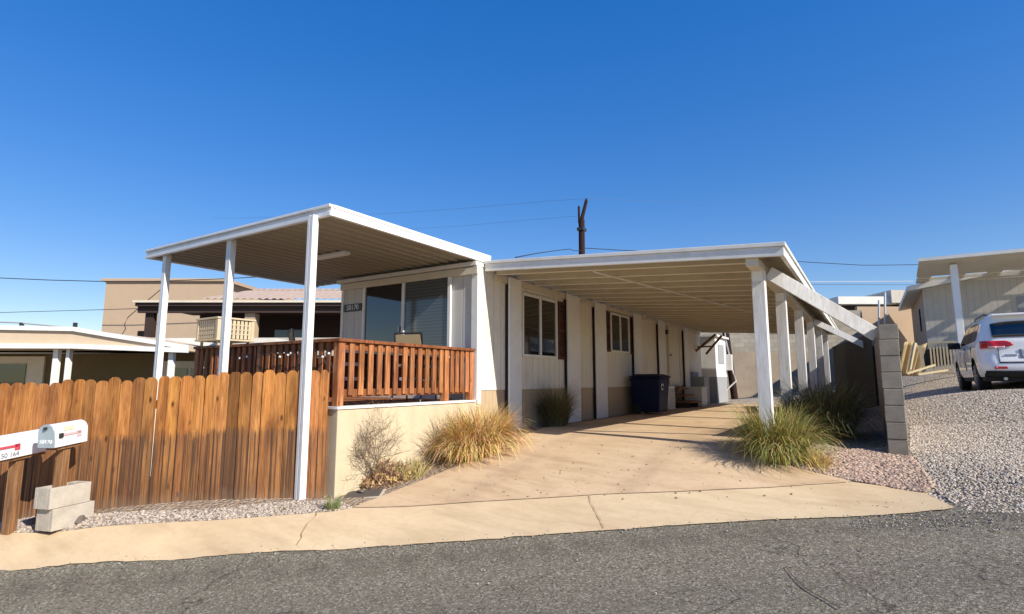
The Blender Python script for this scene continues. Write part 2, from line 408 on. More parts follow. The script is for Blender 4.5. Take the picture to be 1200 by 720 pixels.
# ------------------------------------------------------------------ ground sheets
def sheet(name, poly, mat, off, step=.2, attr=None):
    xs = [p[0] for p in poly]; ys = [p[1] for p in poly]
    b = []
    for i, p in enumerate(poly):
        q = poly[(i+1) % len(poly)]; L = math.hypot(q[0]-p[0], q[1]-p[1]); k = max(1, int(L/step))
        for j in range(k): b.append(Vector((p[0]+(q[0]-p[0])*j/k, p[1]+(q[1]-p[1])*j/k)))
    n = len(b); pts = list(b)
    A = np.array([(p.x,p.y) for p in b])
    gx, gy = np.meshgrid(np.arange(min(xs), max(xs), step), np.arange(min(ys), max(ys), step))
    g = np.stack([gx.ravel(), gy.ravel()], 1)
    ins = np.zeros(len(g), bool); j = n-1
    for i in range(n):
        xi, yi = A[i]; xj, yj = A[j]
        c = ((yi > g[:,1]) != (yj > g[:,1])) & (g[:,0] < (xj-xi)*(g[:,1]-yi)/(yj-yi+1e-12)+xi); ins ^= c; j = i
    g = g[ins]
    pts += [Vector((x, y)) for x, y in g]
    vs, es, fs, *_ = delaunay_2d_cdt(pts, [], [list(range(n))], 1, 1e-4)
    xy = np.array([(v.x, v.y) for v in vs]); z = TZ(xy)+off
    me = bpy.data.meshes.new(name); me.from_pydata([(a[0], a[1], h) for a, h in zip(xy, z)], [], fs)
    bm = bmesh.new(); bm.from_mesh(me)
    for f in bm.faces:
        if f.normal.z < 0: f.normal_flip()
        f.smooth = True
    bm.to_mesh(me); bm.free()
    if attr is not None:
        a = me.attributes.new('stain', 'FLOAT', 'POINT'); a.data.foreach_set('value', attr(xy))
    me.materials.append(MATS[mat]); o = bpy.data.objects.new(name, me); COL.objects.link(o); return struct(o)

def terrain():
    fx = np.concatenate([np.linspace(-400,-30,14)[:-1], np.linspace(-30,-12,25)[:-1], np.arange(-12,8,.25), np.linspace(8,30,30), np.linspace(30,400,14)[1:]])
    fy = np.concatenate([np.linspace(-300,-20,12)[:-1], np.linspace(-20,-4,20)[:-1], np.arange(-4,18,.25), np.linspace(18,40,34), np.linspace(40,500,16)[1:]])
    X, Y = np.meshgrid(fx, fy); xy = np.stack([X.ravel(), Y.ravel()], 1); z = TZ(xy)
    nx = len(fx); fs = [(j*nx+i, j*nx+i+1, (j+1)*nx+i+1, (j+1)*nx+i) for j in range(len(fy)-1) for i in range(nx-1)]
    me = bpy.data.meshes.new('ground'); me.from_pydata([(a[0],a[1],h) for a, h in zip(xy, z)], [], fs)
    for p in me.polygons: p.use_smooth = True
    me.materials.append(MATS['grey_gravel']); o = bpy.data.objects.new('ground', me); COL.objects.link(o); struct(o)
terrain()
eb = [at(*e) for e in EDGE]
edge_line = [cd(-40,4.6), cd(-14,4.75), cd(-8,4.88)] + [(p.x,p.y) for p in eb] + [cd(5.2,5.06), cd(8,5.05), cd(14,5.0), cd(40,5.0)]
rough_edge = []
for i in range(len(edge_line)-1):
    a = Vector(edge_line[i]); b_ = Vector(edge_line[i+1]); L = (b_-a).length
    if i in (0, len(edge_line)-2): rough_edge.append(tuple(a)); continue
    k = max(1, int(L/.09))
    for j in range(k):
        p = a.lerp(b_, j/k); rough_edge.append((p.x+random.gauss(0,.006), p.y+random.gauss(0,.006)))
rough_edge.append(edge_line[-1])
EL = np.array(edge_line)
def edge_dist(xy):
    d = np.full(len(xy), 1e9)
    for i in range(len(EL)-1):
        a, b = EL[i], EL[i+1]; t = np.clip(((xy-a)@(b-a))/((b-a)@(b-a)), 0, 1)
        d = np.minimum(d, np.hypot(*(xy-(a+t[:,None]*(b-a))).T))
    return d
def road_stain(xy):
    d = edge_dist(xy); return (np.exp(-((d-.28)/.12)**2)*1.0+np.exp(-((d-1.45)/.22)**2)*.4+np.exp(-((d-2.6)/.3)**2)*.3).tolist()
road_poly = [(p[0]-.1, p[1]+.12) for p in edge_line] + [cd(40,-7), cd(-40,-7)]
sheet('road', road_poly, 'asphalt', .010, .22, road_stain)
far_verge = None
# concrete gutter walk along the road and the driveway
wb = [G(*p) for p in ((-200,634),(0,628),(110,621),(200,615),(300,609),(393,602),(412,598))]
drive_left = [G(*p) for p in ((470,575),(520,555),(570,535),(606,519),(622,509))]
jointL = G(430,599); 
slabL = [(-4.68, 8.4), (-4.68, 20.6)]
drive_right = [(-1.22, 20.6), (-1.22, 8.3)] + [tuple(G(*p).xy) for p in ((873,533),(905,543),(940,553),(985,563),(1040,573),(1083,580),(1122,597))]
walk_front = [(p.x,p.y) for p in eb]
joint = [tuple(G(*p).xy) for p in ((412,598),(560,591),(700,582.5),(800,579),(900,574.5),(1000,567.5))]
rx0, rx1 = cd(-8.9,4.86)[0], walk_front[-1][0]
walk_poly = [p for p in rough_edge if rx0 <= p[0] <= rx1 and p[0] > -14] + [tuple(G(1083,580).xy), tuple(G(1040,573).xy)] + joint[::-1] + [tuple(p.xy) for p in wb[::-1]]
# pull front corner to the very end
sheet('sidewalk', walk_poly, 'walk_concrete', .022, .15)
drive_poly = joint + [tuple(G(985,563).xy)] + [tuple(G(*p).xy) for p in ((940,553),(905,543),(873,533))] + [(-1.22,8.3),(-1.22,20.6),(-4.68,20.6),(-4.68,8.4)] + [tuple(p.xy) for p in drive_left[::-1]]
drive_poly = [p for i, p in enumerate(drive_poly) if p != drive_poly[i-1]]
sheet('driveway', drive_poly, 'drive_concrete', .027, .15)
# strip of soil between the deck wall / fence and the concrete, soil by the carport posts
bed = [cd(-6.4,5.55)] + [tuple(p.xy) for p in wb[1:]] + [tuple(p.xy) for p in drive_left] + [(-4.68,8.4),(-4.68,20),(-4.98,20),(-4.98,4.2),(-5.2,4.2),(-7.6,1.9)]
sheet('soil_bed', bed, 'yard_dirt', .016, .12)
sheet('yard', [(-5.0,4.3),(-5.0,22),(-16,22),(-16,3.5),(-7.9,1.7),(-7.42,2.05)], 'yard_dirt', .008, .4)
pink = [tuple(G(*p).xy) for p in ((880,536),(905,543),(940,553),(985,563),(1040,573),(1083,580),(1092,570),(1080,552),(1062,540))] + [(.15,8.3),(.12,20),(-1.22,20),(-1.22,8.3)]
sheet('planting_bed', pink, 'yard_dirt', .014, .12)

def strip(name, pix, w, mat, off, jit=.0):
    pts = []
    for i in range(len(pix)-1):
        a = G(*pix[i]); b = G(*pix[i+1]); k = max(2, int((b-a).length/.05))
        for j in range(k): pts.append(a.lerp(b, j/k))
    pts.append(G(*pix[-1]))
    mb = MB(); vs = []; fs = []
    for i, p in enumerate(pts):
        d = (pts[min(i+1,len(pts)-1)]-pts[max(i-1,0)]); d.z = 0; d.normalize(); s = Vector((-d.y, d.x, 0))
        p = p + s*random.gauss(0, jit); ww = w*random.uniform(.45,1.3)
        for q in (p-s*ww/2, p+s*ww/2): vs.append((q.x, q.y, tz(q.x,q.y)+off))
    fs = [(2*i, 2*i+1, 2*i+3, 2*i+2) for i in range(len(pts)-1)]
    return struct(mb.add(vs, fs).build(name, mat))
strip('crack', [(690,584),(694,596),(702,610),(708,624)], .008, 'crack_joint', .033, .006)
strip('crack', [(372,605),(358,622),(348,643)], .010, 'crack_joint', .033, .006)
strip('crack', [(922,668),(934,684),(944,694),(962,704),(985,718)], .011, 'crack_dark', .022, .004)
strip('crack', [(930,650),(944,661),(950,664)], .005, 'crack_dark', .022, .004)
strip('crack', [(845,690),(860,694),(868,704),(850,714),(830,722)], .006, 'crack_dark', .022, .008)
strip('crack', [(780,700),(810,695),(845,690)], .005, 'crack_dark', .022, .008)
strip('crack', [(1130,650),(1160,656),(1185,664),(1215,672)], .007, 'crack_dark', .022, .006)
strip('crack', [(1135,667),(1165,674),(1200,679)], .006, 'crack_dark', .022, .006)
strip('crack', [(600,688),(612,700)], .006, 'crack_dark', .022, .006)
strip('expansion_joint', [(414,597.5),(560,591),(700,582.5),(800,579),(900,574.5),(985,566)], .003, 'crack_joint', .033, .003)
strip('expansion_joint', [(664,512.5),(700,513.5),(760,517),(868,528)], .003, 'crack_joint', .033, .002)

# loose stones: one mesh per kind of gravel
ico = [(0,0,1),(.894,0,.447),(.276,.851,.447),(-.724,.526,.447),(-.724,-.526,.447),(.276,-.851,.447),(.724,.526,-.447),(-.276,.851,-.447),(-.894,0,-.447),(-.276,-.851,-.447),(.724,-.526,-.447),(0,0,-1)]
icof = [(0,1,2),(0,2,3),(0,3,4),(0,4,5),(0,5,1),(1,6,2),(2,7,3),(3,8,4),(4,9,5),(5,10,1),(2,6,7),(3,7,8),(4,8,9),(5,9,10),(1,10,6),(6,11,7),(7,11,8),(8,11,9),(9,11,10),(10,11,6)]
ICO = np.array(ico)
def stones(name, xy, rmin, rmax, mat, off, label, cat):
    n = len(xy); z = TZ(xy)+off
    r = RNG.uniform(rmin, rmax, n)**1.0
    sh = RNG.uniform(.6,1.35,(n,12,1))*np.ones((n,12,3))
    sc = np.stack([RNG.uniform(.8,1.4,n), RNG.uniform(.7,1.1,n), RNG.uniform(.45,.8,n)], 1)
    a = RNG.uniform(0, 2*pi, n); ca, sa = np.cos(a), np.sin(a)
    V = ICO[None]*(.75+.25*sh)*sc[:,None,:]*r[:,None,None]
    X = V[:,:,0]*ca[:,None]-V[:,:,1]*sa[:,None]; Y = V[:,:,0]*sa[:,None]+V[:,:,1]*ca[:,None]
    V = np.stack([X+xy[:,0:1], Y+xy[:,1:2], V[:,:,2]+(z+r*.25)[:,None]], 2).reshape(-1,3)
    Fc = (np.array(icof)[None]+np.arange(n)[:,None,None]*12).reshape(-1,3)
    me = bpy.data.meshes.new(name)
    me.vertices.add(len(V)); me.vertices.foreach_set('co', V.ravel())
    me.loops.add(Fc.size); me.loops.foreach_set('vertex_index', Fc.ravel())
    me.polygons.add(len(Fc)); me.polygons.foreach_set('loop_start', np.arange(len(Fc))*3); me.polygons.foreach_set('loop_total', np.full(len(Fc),3))
    me.update(); me.validate()
    me.materials.append(MATS[mat]); o = bpy.data.objects.new(name, me); COL.objects.link(o); return stuff(o, label, cat)
def in_poly(poly, n):
    A = np.array(poly); lo = A.min(0); hi = A.max(0); out = np.empty((0,2))
    while len(out) < n:
        g = RNG.uniform(lo, hi, (n*2,2)); ins = np.zeros(len(g), bool); j = len(A)-1
        for i in range(len(A)):
            xi, yi = A[i]; xj, yj = A[j]
            ins ^= ((yi > g[:,1]) != (yj > g[:,1])) & (g[:,0] < (xj-xi)*(g[:,1]-yi)/(yj-yi+1e-12)+xi); j = i
        out = np.vstack([out, g[ins]])
    return out[:n]
g1 = [tuple(G(*p).xy) for p in ((1095,575),(1072,545),(1066,520))] + [(.45,9.5),(.5,19),(13,19),(13,6)] + [cd(7.5,5.1), cd(5.2,5.1), cd(4.1,5.12)]
stones('gravel', np.vstack([in_poly(g1, 40000), in_poly([tuple(G(*p).xy) for p in ((1095,575),(1066,530),(1066,500),(1500,500),(1500,600),(1250,606),(1130,600))], 38000)]), .005, .016, 'grey_stones', .004, 'grey and tan gravel covering the lot beside the block wall', 'gravel')
pk = [tuple(G(*p).xy) for p in ((925,549),(985,563),(1040,573),(1083,580),(1094,572),(1080,552),(1066,536),(1040,528),(990,530),(950,540))]
stones('gravel', in_poly(pk, 6500), .010, .026, 'pink_stones', .02, 'reddish brown gravel spilling between grass clump and block wall', 'gravel')
pk2 = [(-.95,8.0),(.05,8.4),(.05,13),(-.95,13)]
tn = [tuple(G(*p).xy) for p in ((-60,631),(0,627),(110,620),(200,614),(300,608),(393,601),(412,597),(396,588),(340,590),(240,600),(108,605),(-60,618))]
stones('gravel', in_poly(tn, 4500), .007, .019, 'tan_stones', .014, 'strip of tan pea gravel along the foot of the picket fence', 'gravel')
sp = [tuple(G(*p).xy) for p in ((300,652),(700,626),(1120,599),(1200,604),(1200,690),(900,715),(560,715))]
eg = np.array([np.array(rough_edge)[RNG.integers(8, len(rough_edge)-8)]+RNG.normal(0,.035,2) for _ in range(900)]); eg = eg[(eg[:,0]>-9)&(eg[:,0]<4)]
lit = in_poly([tuple(G(*p).xy) for p in ((500,585),(640,520),(860,520),(985,570),(900,590))], 90)
stones('litter', lit, .006, .014, 'litter', .027, 'bits of dry leaf litter and grit on the driveway', 'litter')
pb = np.vstack([eg, in_poly(sp, 110), in_poly([tuple(G(*p).xy) for p in ((1000,609),(1120,600),(1210,605),(1210,625),(1000,622))], 420), in_poly([tuple(G(*p).xy) for p in ((940,590),(1080,584),(1100,594),(960,604))], 40)])
stones('gravel', pb, .003, .010, 'road_stones', .02, 'scattered loose pebbles strewn over the asphalt road', 'gravel')

# ------------------------------------------------------------------ the mobile home
XW = -5.0; XL = -8.05; YF = 6.85; YB = 20.35; ZE = 3.36; ZS = 1.45; ZD = 1.31
home = thing('mobile_home', 'long cream mobile home with vertical siding and sliding glass door', 'house', (-6.5, 6.85, .7))
MB().box(XL, XW, YF, YF+.08, ZD-.1, ZE).build('front_wall', 'siding_front', home)
MB().box(XL, XL+.08, YF+.08, YB, .3, ZE).build('rear_wall', 'siding_front', home)
MB().box(XL+.08, XW, YB-.08, YB, .3, ZE).build('end_wall', 'siding_front', home)
MB().box(XW-.08, XW, YF+.08, YB-.08, ZS, ZE).build('side_wall', 'siding_side', home)
sk = MB().box(XW-.07, XW-.012, YF+.02, YB-.08, .3, ZS)
sk.build('skirting', 'siding_tan', home)
rf = MB().box(XL-.12, XW+.02, YF-.06, YB+.1, ZE, ZE+.07); rfo = rf.build('roof', 'roof_white', home, bevel=.01)
ct = MB().box(XW-.09, XW+.022, YF-.022, YF-.001, ZD, ZE-.002).box(XW+.001, XW+.022, YF, YF+.09, ZS-.2, ZE-.002)
ct.build('corner_trim', 'white_paint', home)
MB().box(XL-.01, XW+.03, YF-.05, YF-.003, ZE-.13, ZE-.02).build('eave_trim', 'cream_paint', home)
MB().box(XL-.01, XL+.05, YF-.02, YF-.001, ZD, ZE-.14).build('corner_trim', 'white_paint', home)
# sliding door
dx0, dx1, dz0, dz1 = -7.42, -5.55, ZD+.06, 3.25
sd = MB(); t = .06
sd.box(dx0-t, dx1+t, YF-.045, YF-.004, dz1, dz1+t).box(dx0-t, dx1+t, YF-.045, YF-.004, dz0-t, dz0)
sd.box(dx0-t, dx0, YF-.045, YF-.004, dz0, dz1).box(dx1, dx1+t, YF-.045, YF-.004, dz0, dz1)
mx = (dx0+dx1)/2 - .02
sd.box(mx-.03, mx+.03, YF-.05, YF-.006, dz0, dz1)
sdo = sd.build('sliding_door', 'white_metal', home, bevel=.004)
MB().box(dx0, mx-.03, YF-.018, YF-.006, dz0, dz1).build('pane', 'window_glass', sdo)
MB().box(mx+.03, dx1, YF-.026, YF-.006, dz0, dz1).build('pane', 'blind_glass', sdo)
MB().box(mx-.075, mx-.05, YF-.07, YF-.02, 2.2, 2.5).build('handle', 'grey_steel', sdo)
# house number plaque
pq = MB().box(-7.98, -7.52, YF-.022, YF-.003, 2.83, 2.965).build('house_number', 'dark_metal', home, bevel=.003)
text('digits', '50170', .125, (-7.75, YF-.024, 2.897), (1,0,0), (0,0,1), 'number_white', pq)
# windows on the carport side
def window(y0, y1, z0, z1, shut):
    w = MB(); t = .045; x0, x1 = XW+.002, XW+.045
    w.box(x0,x1,y0-t,y1+t,z1,z1+t).box(x0,x1,y0-t,y1+t,z0-t,z0).box(x0,x1,y0-t,y0,z0,z1).box(x0,x1,y1,y1+t,z0,z1)
    ym = (y0+y1)/2; w.box(x0,x1,ym-.025,ym+.025,z0,z1)
    wo = w.build('window', 'white_paint', home, bevel=.003)
    MB().box(x0, x0+.018, y0, ym-.025, z0, z1).build('pane', 'window_glass', wo)
    MB().box(x0, x0+.014, ym+.025, y1, z0, z1).build('pane', 'window_glass', wo)
    for a, b in shut:
        s = MB(); s.box(x0, x0+.03, a, a+.05, z0-.05, z1+.05).box(x0, x0+.03, b-.05, b, z0-.05, z1+.05)
        for z in (z0-.05, (z0+z1)/2-.03, z1-.01): s.box(x0, x0+.03, a+.05, b-.05, z, z+.06)
        n = int((z1-z0)/.05)
        for k in range(n):
            z = z0+.03+k*(z1-z0-.04)/n; s.obox((x0+.014, (a+b)/2, z), (.012,0,.010), (0,(b-a)/2-.05,0), (-.003,0,.004))
        s.box(x0, x0+.006, a+.05, b-.05, z0, z1)
        s.build('shutter', 'shutter_brown', home)
window(8.17, 9.36, 2.05, 3.07, [(9.47, 9.80)])
window(12.1, 13.2, 2.30, 3.13, [(11.68, 12.02), (13.28, 13.62)])
dm = MB().box(XW+.002, XW+.04, 16.45, 17.5, 1.42, 3.26); do = dm.build('door', 'siding_side', home, bevel=.004)
df = MB().box(XW+.002,XW+.06,16.37,16.45,1.42,3.33).box(XW+.002,XW+.06,17.5,17.58,1.42,3.33).box(XW+.002,XW+.06,16.45,17.5,3.26,3.33)
df.build('frame', 'cream_paint', do)
MB().tube([(XW+.04,16.55,2.35),(XW+.10,16.55,2.35)], .03, 10).build('handle', 'grey_steel', do, smooth=True)
MB().box(XW+.002,XW+.10,16.2,16.28,2.95,3.08).build('wall_lamp', 'dark_metal', home, bevel=.01)

# ------------------------------------------------------------------ patio cover
pt = thing('patio_cover', 'flat white aluminium patio cover over the wooden deck', 'patio cover', (-5.13, 3.9, .25))
px0, px1, py0, py1, pz0, pz1 = -9.22, -4.99, 4.02, 7.2, 3.445, 3.58
c = MB(); prof = []
x = px0+.05; pitch = .19
while x+pitch < px1-.05:
    prof += [(x, 3.475), (x+.025, 3.50), (x+pitch-.055, 3.50), (x+pitch-.03, 3.475)]; x += pitch
prof.append((px1-.05, 3.475)); vs = []; fs = []
for i, (xx, zz) in enumerate(prof):
    vs += [(xx, py0+.05, zz), (xx, py1-.04, zz-.01), (xx, py0+.05, 3.56), (xx, py1-.04, 3.56)]
for i in range(len(prof)-1):
    a = 4*i; b = a+4; fs += [(a, b, b+1, a+1), (a+2, a+3, b+3, b+2)]
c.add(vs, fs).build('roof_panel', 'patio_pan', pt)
f = MB()      # gutter-profile fascia along the front
f.box(px0, px1, py0, py0+.05, pz0+.0, pz0+.055).box(px0, px1, py0+.018, py0+.05, pz0+.055, pz0+.10).box(px0, px1, py0-.012, py0+.05, pz0+.10, pz1)
f.build('front_gutter', 'white_metal', pt, bevel=.006)
for xa in (px0, px1-.05):
    f = MB().box(xa, xa+.05, py0+.051, py1, pz0+.002, pz1-.042).box(xa-.008, xa+.058, py0+.051, py1, pz1-.041, pz1)
    f.build('side_fascia', 'white_metal', pt, bevel=.004)
MB().box(px0+.051, px1-.051, py1-.04, py1, pz0+.02, pz1-.01).build('rear_fascia', 'white_metal', pt)
pposts = [(-5.25, 3.955), (-7.08, 4.12), (-8.76, 4.12)]
for i, (x, y) in enumerate(pposts):
    z0 = .24 if i == 0 else tz(x,y)
    p = MB(); top = 3.473
    if i == 0: y = 4.0
    for sx in (-1,1):     # two back-to-back roll-formed channels: ribbed post
        p.box(x+sx*.026-.022, x+sx*.026+.022, y-.04, y+.04, z0, top)
    p.box(x-.006, x+.006, y-.028, y+.028, z0, top)
    p.build('post', 'white_metal', pt, bevel=.004)
lt = MB().box(-7.0, -6.3, 5.35, 5.48, 3.425, 3.474).build('ceiling_light', 'white_metal', pt, bevel=.012)

# ------------------------------------------------------------------ carport
cx0, cx1, cy0, cy1 = -4.93, -.76, 7.0, 20.3
SL = (3.33-3.06)/(cx1-(-5.0)); CANG = -SL
def cz(x): return 3.30-SL*(x+5.0)           # underside of fascia
cpt = thing('carport', 'long white flat roofed carport over the concrete driveway', 'carport', (-1.08, 7.5, .8))
def sloped(mb, x0, x1, y0, y1, h0, h1):
    vs = []
    for z in (h0, h1):
        for x, y in ((x0,y0),(x1,y0),(x1,y1),(x0,y1)): vs.append((x, y, cz(x)+z))
    return mb.add(vs, [(3,2,1,0),(4,5,6,7),(0,1,5,4),(1,2,6,5),(2,3,7,6),(3,0,4,7)])
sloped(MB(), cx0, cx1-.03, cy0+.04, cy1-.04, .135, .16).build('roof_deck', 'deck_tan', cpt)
fb = sloped(MB(), cx0-.03, cx1+.03, cy0, cy0+.038, 0, .115)
sloped(fb, cx0-.04, cx1+.05, cy0-.018, cy0+.038, .116, .165)
fb.build('front_fascia', 'fascia_paint', cpt, bevel=.005)
sf = sloped(MB(), cx1-.02, cx1+.03, cy0+.04, cy1, 0, .115); sloped(sf, cx1-.02, cx1+.05, cy0+.04, cy1, .116, .165)
sf.build('side_fascia', 'fascia_paint', cpt, bevel=.005)
sloped(MB(), cx0, cx1-.022, cy1-.04, cy1, -.0, .15).build('rear_fascia', 'cream_paint', cpt)
y = cy0+.28
while y < cy1-.2:
    sloped(MB(), cx0+.0, -1.06, y, y+.05, -.004, .134).build('rafter', 'rafter_shaded', cpt); sloped(MB(), cx0, -1.165, y-.004, y+.054, -.014, -.0045).build('rafter_lit_strip', 'rafter_lit', cpt); y += .61  # pale strip added below each rafter so its bottom face looks lit
sloped(MB(), -1.16, -1.02, cy0+.05, cy1-.05, -.09, .010).build('beam', 'cream_paint', cpt)
MB().box(XW+.003, XW+.05, cy0+.3, cy1-.1, 3.20, 3.30).build('ledger', 'cream_paint', cpt)
MB().tube([(-3.25, cy0+.3, cz(-3.25)-.032), (-1.7, 14.8, cz(-1.7)-.032), (-1.3, 20, cz(-1.3)-.032)], .013, 6).build('conduit', 'white_paint', cpt)
for i, y in enumerate((7.5, 9.6, 12.2, 14.8, 17.4, 20.0)):
    x = -1.09; zt = cz(x)-.091
    p = MB().box(x-.074, x+.074, y-.078, y+.078, .78, zt); po = p.build('post', 'old_white_wood', cpt, bevel=.004)
    for sg in (-1, 1): MB().box(x-.06, x+.06, y+sg*.085-.006, y+sg*.085+.006, zt-.13, zt).build('bracket', 'white_metal', po)
MB().beam((-1.0, 7.66, 2.97), (.11, 8.36, 2.17), .045, .165, (0,-.2,1)).build('brace', 'old_white_wood', cpt, bevel=.004)
MB().beam((-1.03, 14.8, 2.99), (.12, 15.1, 2.30), .045, .13).build('brace', 'old_white_wood', cpt, bevel=.004)
def column(pxa, pxb, xc=-4.90):
    ya = onx(pxa, 400, xc).y; yb = onx(pxb, 400, xc).y
    z1 = cz(xc)+.0
    s = MB().box(XW+.002, xc-.036, ya+.01, ya+.09, .76, z1-.12).build('gap_strip', 'gap_dark', cpt)  # dark strip added to make the gap behind the column panel dark
    cpn = MB().box(xc-.035, xc, ya, yb, .76, z1).build('column', 'white_paint', cpt, bevel=.005)
    return ya, yb
for a, b in ((597.5,611.5),(666,680),(699,711),(744,752.5),(773,780),(802.5,807)): column(a, b)

# ------------------------------------------------------------------ deck
dk = thing('deck', 'raised wooden deck with baluster railing on a plastered base', 'deck', (-5.0, 4.25, .3))
DY = 4.25
MB().box(XW-.12, XW, DY, YF-.002, .15, ZD-.03).build('base_wall', 'deck_plaster', dk, bevel=.006)
MB().box(XL, XW-.121, DY, DY+.12, .1, ZD-.032).build('base_wall', 'deck_plaster', dk)
MB().box(XW-.16, XW+.018, DY-.018, YF-.024, ZD-.03, ZD).build('coping', 'white_paint', dk, bevel=.003)
fl = MB(); yy = DY+.0
while yy < YF-.06: fl.box(XL, XW-.165, yy, yy+.135, ZD-.028, ZD-.002); yy += .142
fl.build('floor', 'rail_wood', dk)
def wtint(): 
    k = random.uniform(.72,1.12); return (k, k*random.uniform(.88,1.04), k*random.uniform(.8,1.05))
RT = 2.075
def part(mb, name, mat='rail_wood', bev=.003):
    return mb.build(name, mat, dk, bevel=bev)
def tinted(): m = MB(); m.cur = wtint(); return m
xr = XW-.07
for (x, y) in ((xr, DY+.05), (xr, 6.18), (xr, YF-.08), (XL+.05, DY+.05), (-6.55, DY+.05)):
    m = tinted(); m.cur = (1.45,1.5,1.5); m.box(x-.045, x+.045, y-.045, y+.045, ZD+.002, RT-.04); part(m, 'post')
m = tinted(); m.cur = (.75,.7,.7); m.box(xr-.07, xr+.07, DY-.02, YF-.03, RT-.038, RT); part(m, 'top_rail')
m = tinted(); m.box(XL, xr-.072, DY-.02, DY+.12, RT-.038, RT); part(m, 'top_rail')
for z0, z1 in ((RT-.13, RT-.04), (ZD+.10, ZD+.19)):
    m = tinted(); m.cur = (.8,.75,.7); m.box(xr-.02, xr+.02, DY+.096, 6.134, z0, z1).box(xr-.02, xr+.02, 6.226, YF-.126, z0, z1); part(m, 'rail')
    m = tinted(); m.box(XL+.096, -6.596, DY+.03, DY+.07, z0, z1).box(-6.504, xr-.046, DY+.03, DY+.07, z0, z1); part(m, 'rail')
ys = list(np.linspace(DY+.2, 6.06, 12)) + list(np.linspace(6.29, YF-.2, 4))
for y in ys:
    m = tinted(); kq = random.uniform(.75,1.45); m.cur = (kq, kq*random.uniform(.98,1.12), kq*random.uniform(.98,1.2)); yt = random.gauss(0,.006); m.box(xr+.021, xr+.045, y+yt-.038, y+yt+.038, ZD+.12, RT-.041); part(m, 'baluster')
for z0, z1 in ((ZD+.16,ZD+.29),(ZD+.33,ZD+.46),(ZD+.50,ZD+.615)):
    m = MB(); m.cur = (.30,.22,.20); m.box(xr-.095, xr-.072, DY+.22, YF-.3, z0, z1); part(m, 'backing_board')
for x in np.linspace(XL+.18, xr-.14, 22):
    m = tinted(); m.box(x-.035, x+.035, DY+.005, DY+.029, ZD+.12, RT-.041); part(m, 'baluster')
for k, y in enumerate(np.arange(DY+.2, YF-.1, .105)):
    m = tinted(); m.cur = (.5,.45,.42); m.box(XL+.005, XL+.025, y-.051, y+.051, ZD+.002, RT-.041); part(m, 'screen_board')
# string lights along the shaded front rail
sl = thing('string_light', 'string of small white bulbs hung along the shaded deck rail', 'string lights', (-6.5, DY-.03, 1.9))
wp = []
for k in range(41):
    tt = k/40; wp.append((-7.2+2.1*tt, DY-.03, 1.93-.05*sin(tt*pi*5)**2))
MB().tube(wp, .004, 5).build('wire', 'wire_black', sl)
for k in (6, 9, 22, 25, 33, 37, 39):
    q = Vector(wp[k]); mb = MB()
    mb.add([q+Vector(v)*.017-Vector((0,0,.02)) for v in ico], icof).build('bulb', 'bulb', sl, smooth=True)

def deck_chair(name, label, loc, rz, scale=1):
    r = thing(name, label, 'chair', (0,0,0), 'sling chairs on the deck')
    for s in (-1,1):
        MB().tube([(s*.29,-.30,0),(s*.29,-.28,.42),(s*.29,-.22,.62),(s*.29,.25,.64)], .015, 6).build('arm_frame', 'dark_metal', r, smooth=True)
        MB().tube([(s*.27,.38,0),(s*.27,.18,.42)], .015, 6).build('leg', 'dark_metal', r)
    bk = [(-.27,.18,.40),(-.25,.34,.98),(.25,.34,.98),(.27,.18,.40)]
    MB().tube(bk, .024, 6).build('back_frame', 'dark_metal', r, smooth=True)
    MB().add([(-.25,.19,.42),(.25,.19,.42),(.235,.335,.96),(-.235,.335,.96),(-.25,.205,.42),(.25,.205,.42),(.235,.35,.96),(-.235,.35,.96)],
        [(0,1,2,3),(7,6,5,4),(0,4,5,1),(1,5,6,2),(2,6,7,3),(3,7,4,0)]).build('backrest', 'tan_sling', r)
    MB().box(-.26,.26,-.27,.19,.40,.425).build('seat', 'tan_sling', r)
    r.location = loc; r.rotation_euler = (0,0,rz); return r
ch1 = deck_chair('deck_chair', 'dark framed chair with tan sling back by the sliding door', (-5.46, 6.0, ZD), radians(200))
ch1.scale = (.78,.85,.96); ch2 = copy_tree(ch1); ch2['label'] = 'dark sling chair behind the shaded front deck rail'; ch2.location = (-6.25, 4.85, ZD); ch2.rotation_euler = (0,0,radians(150))

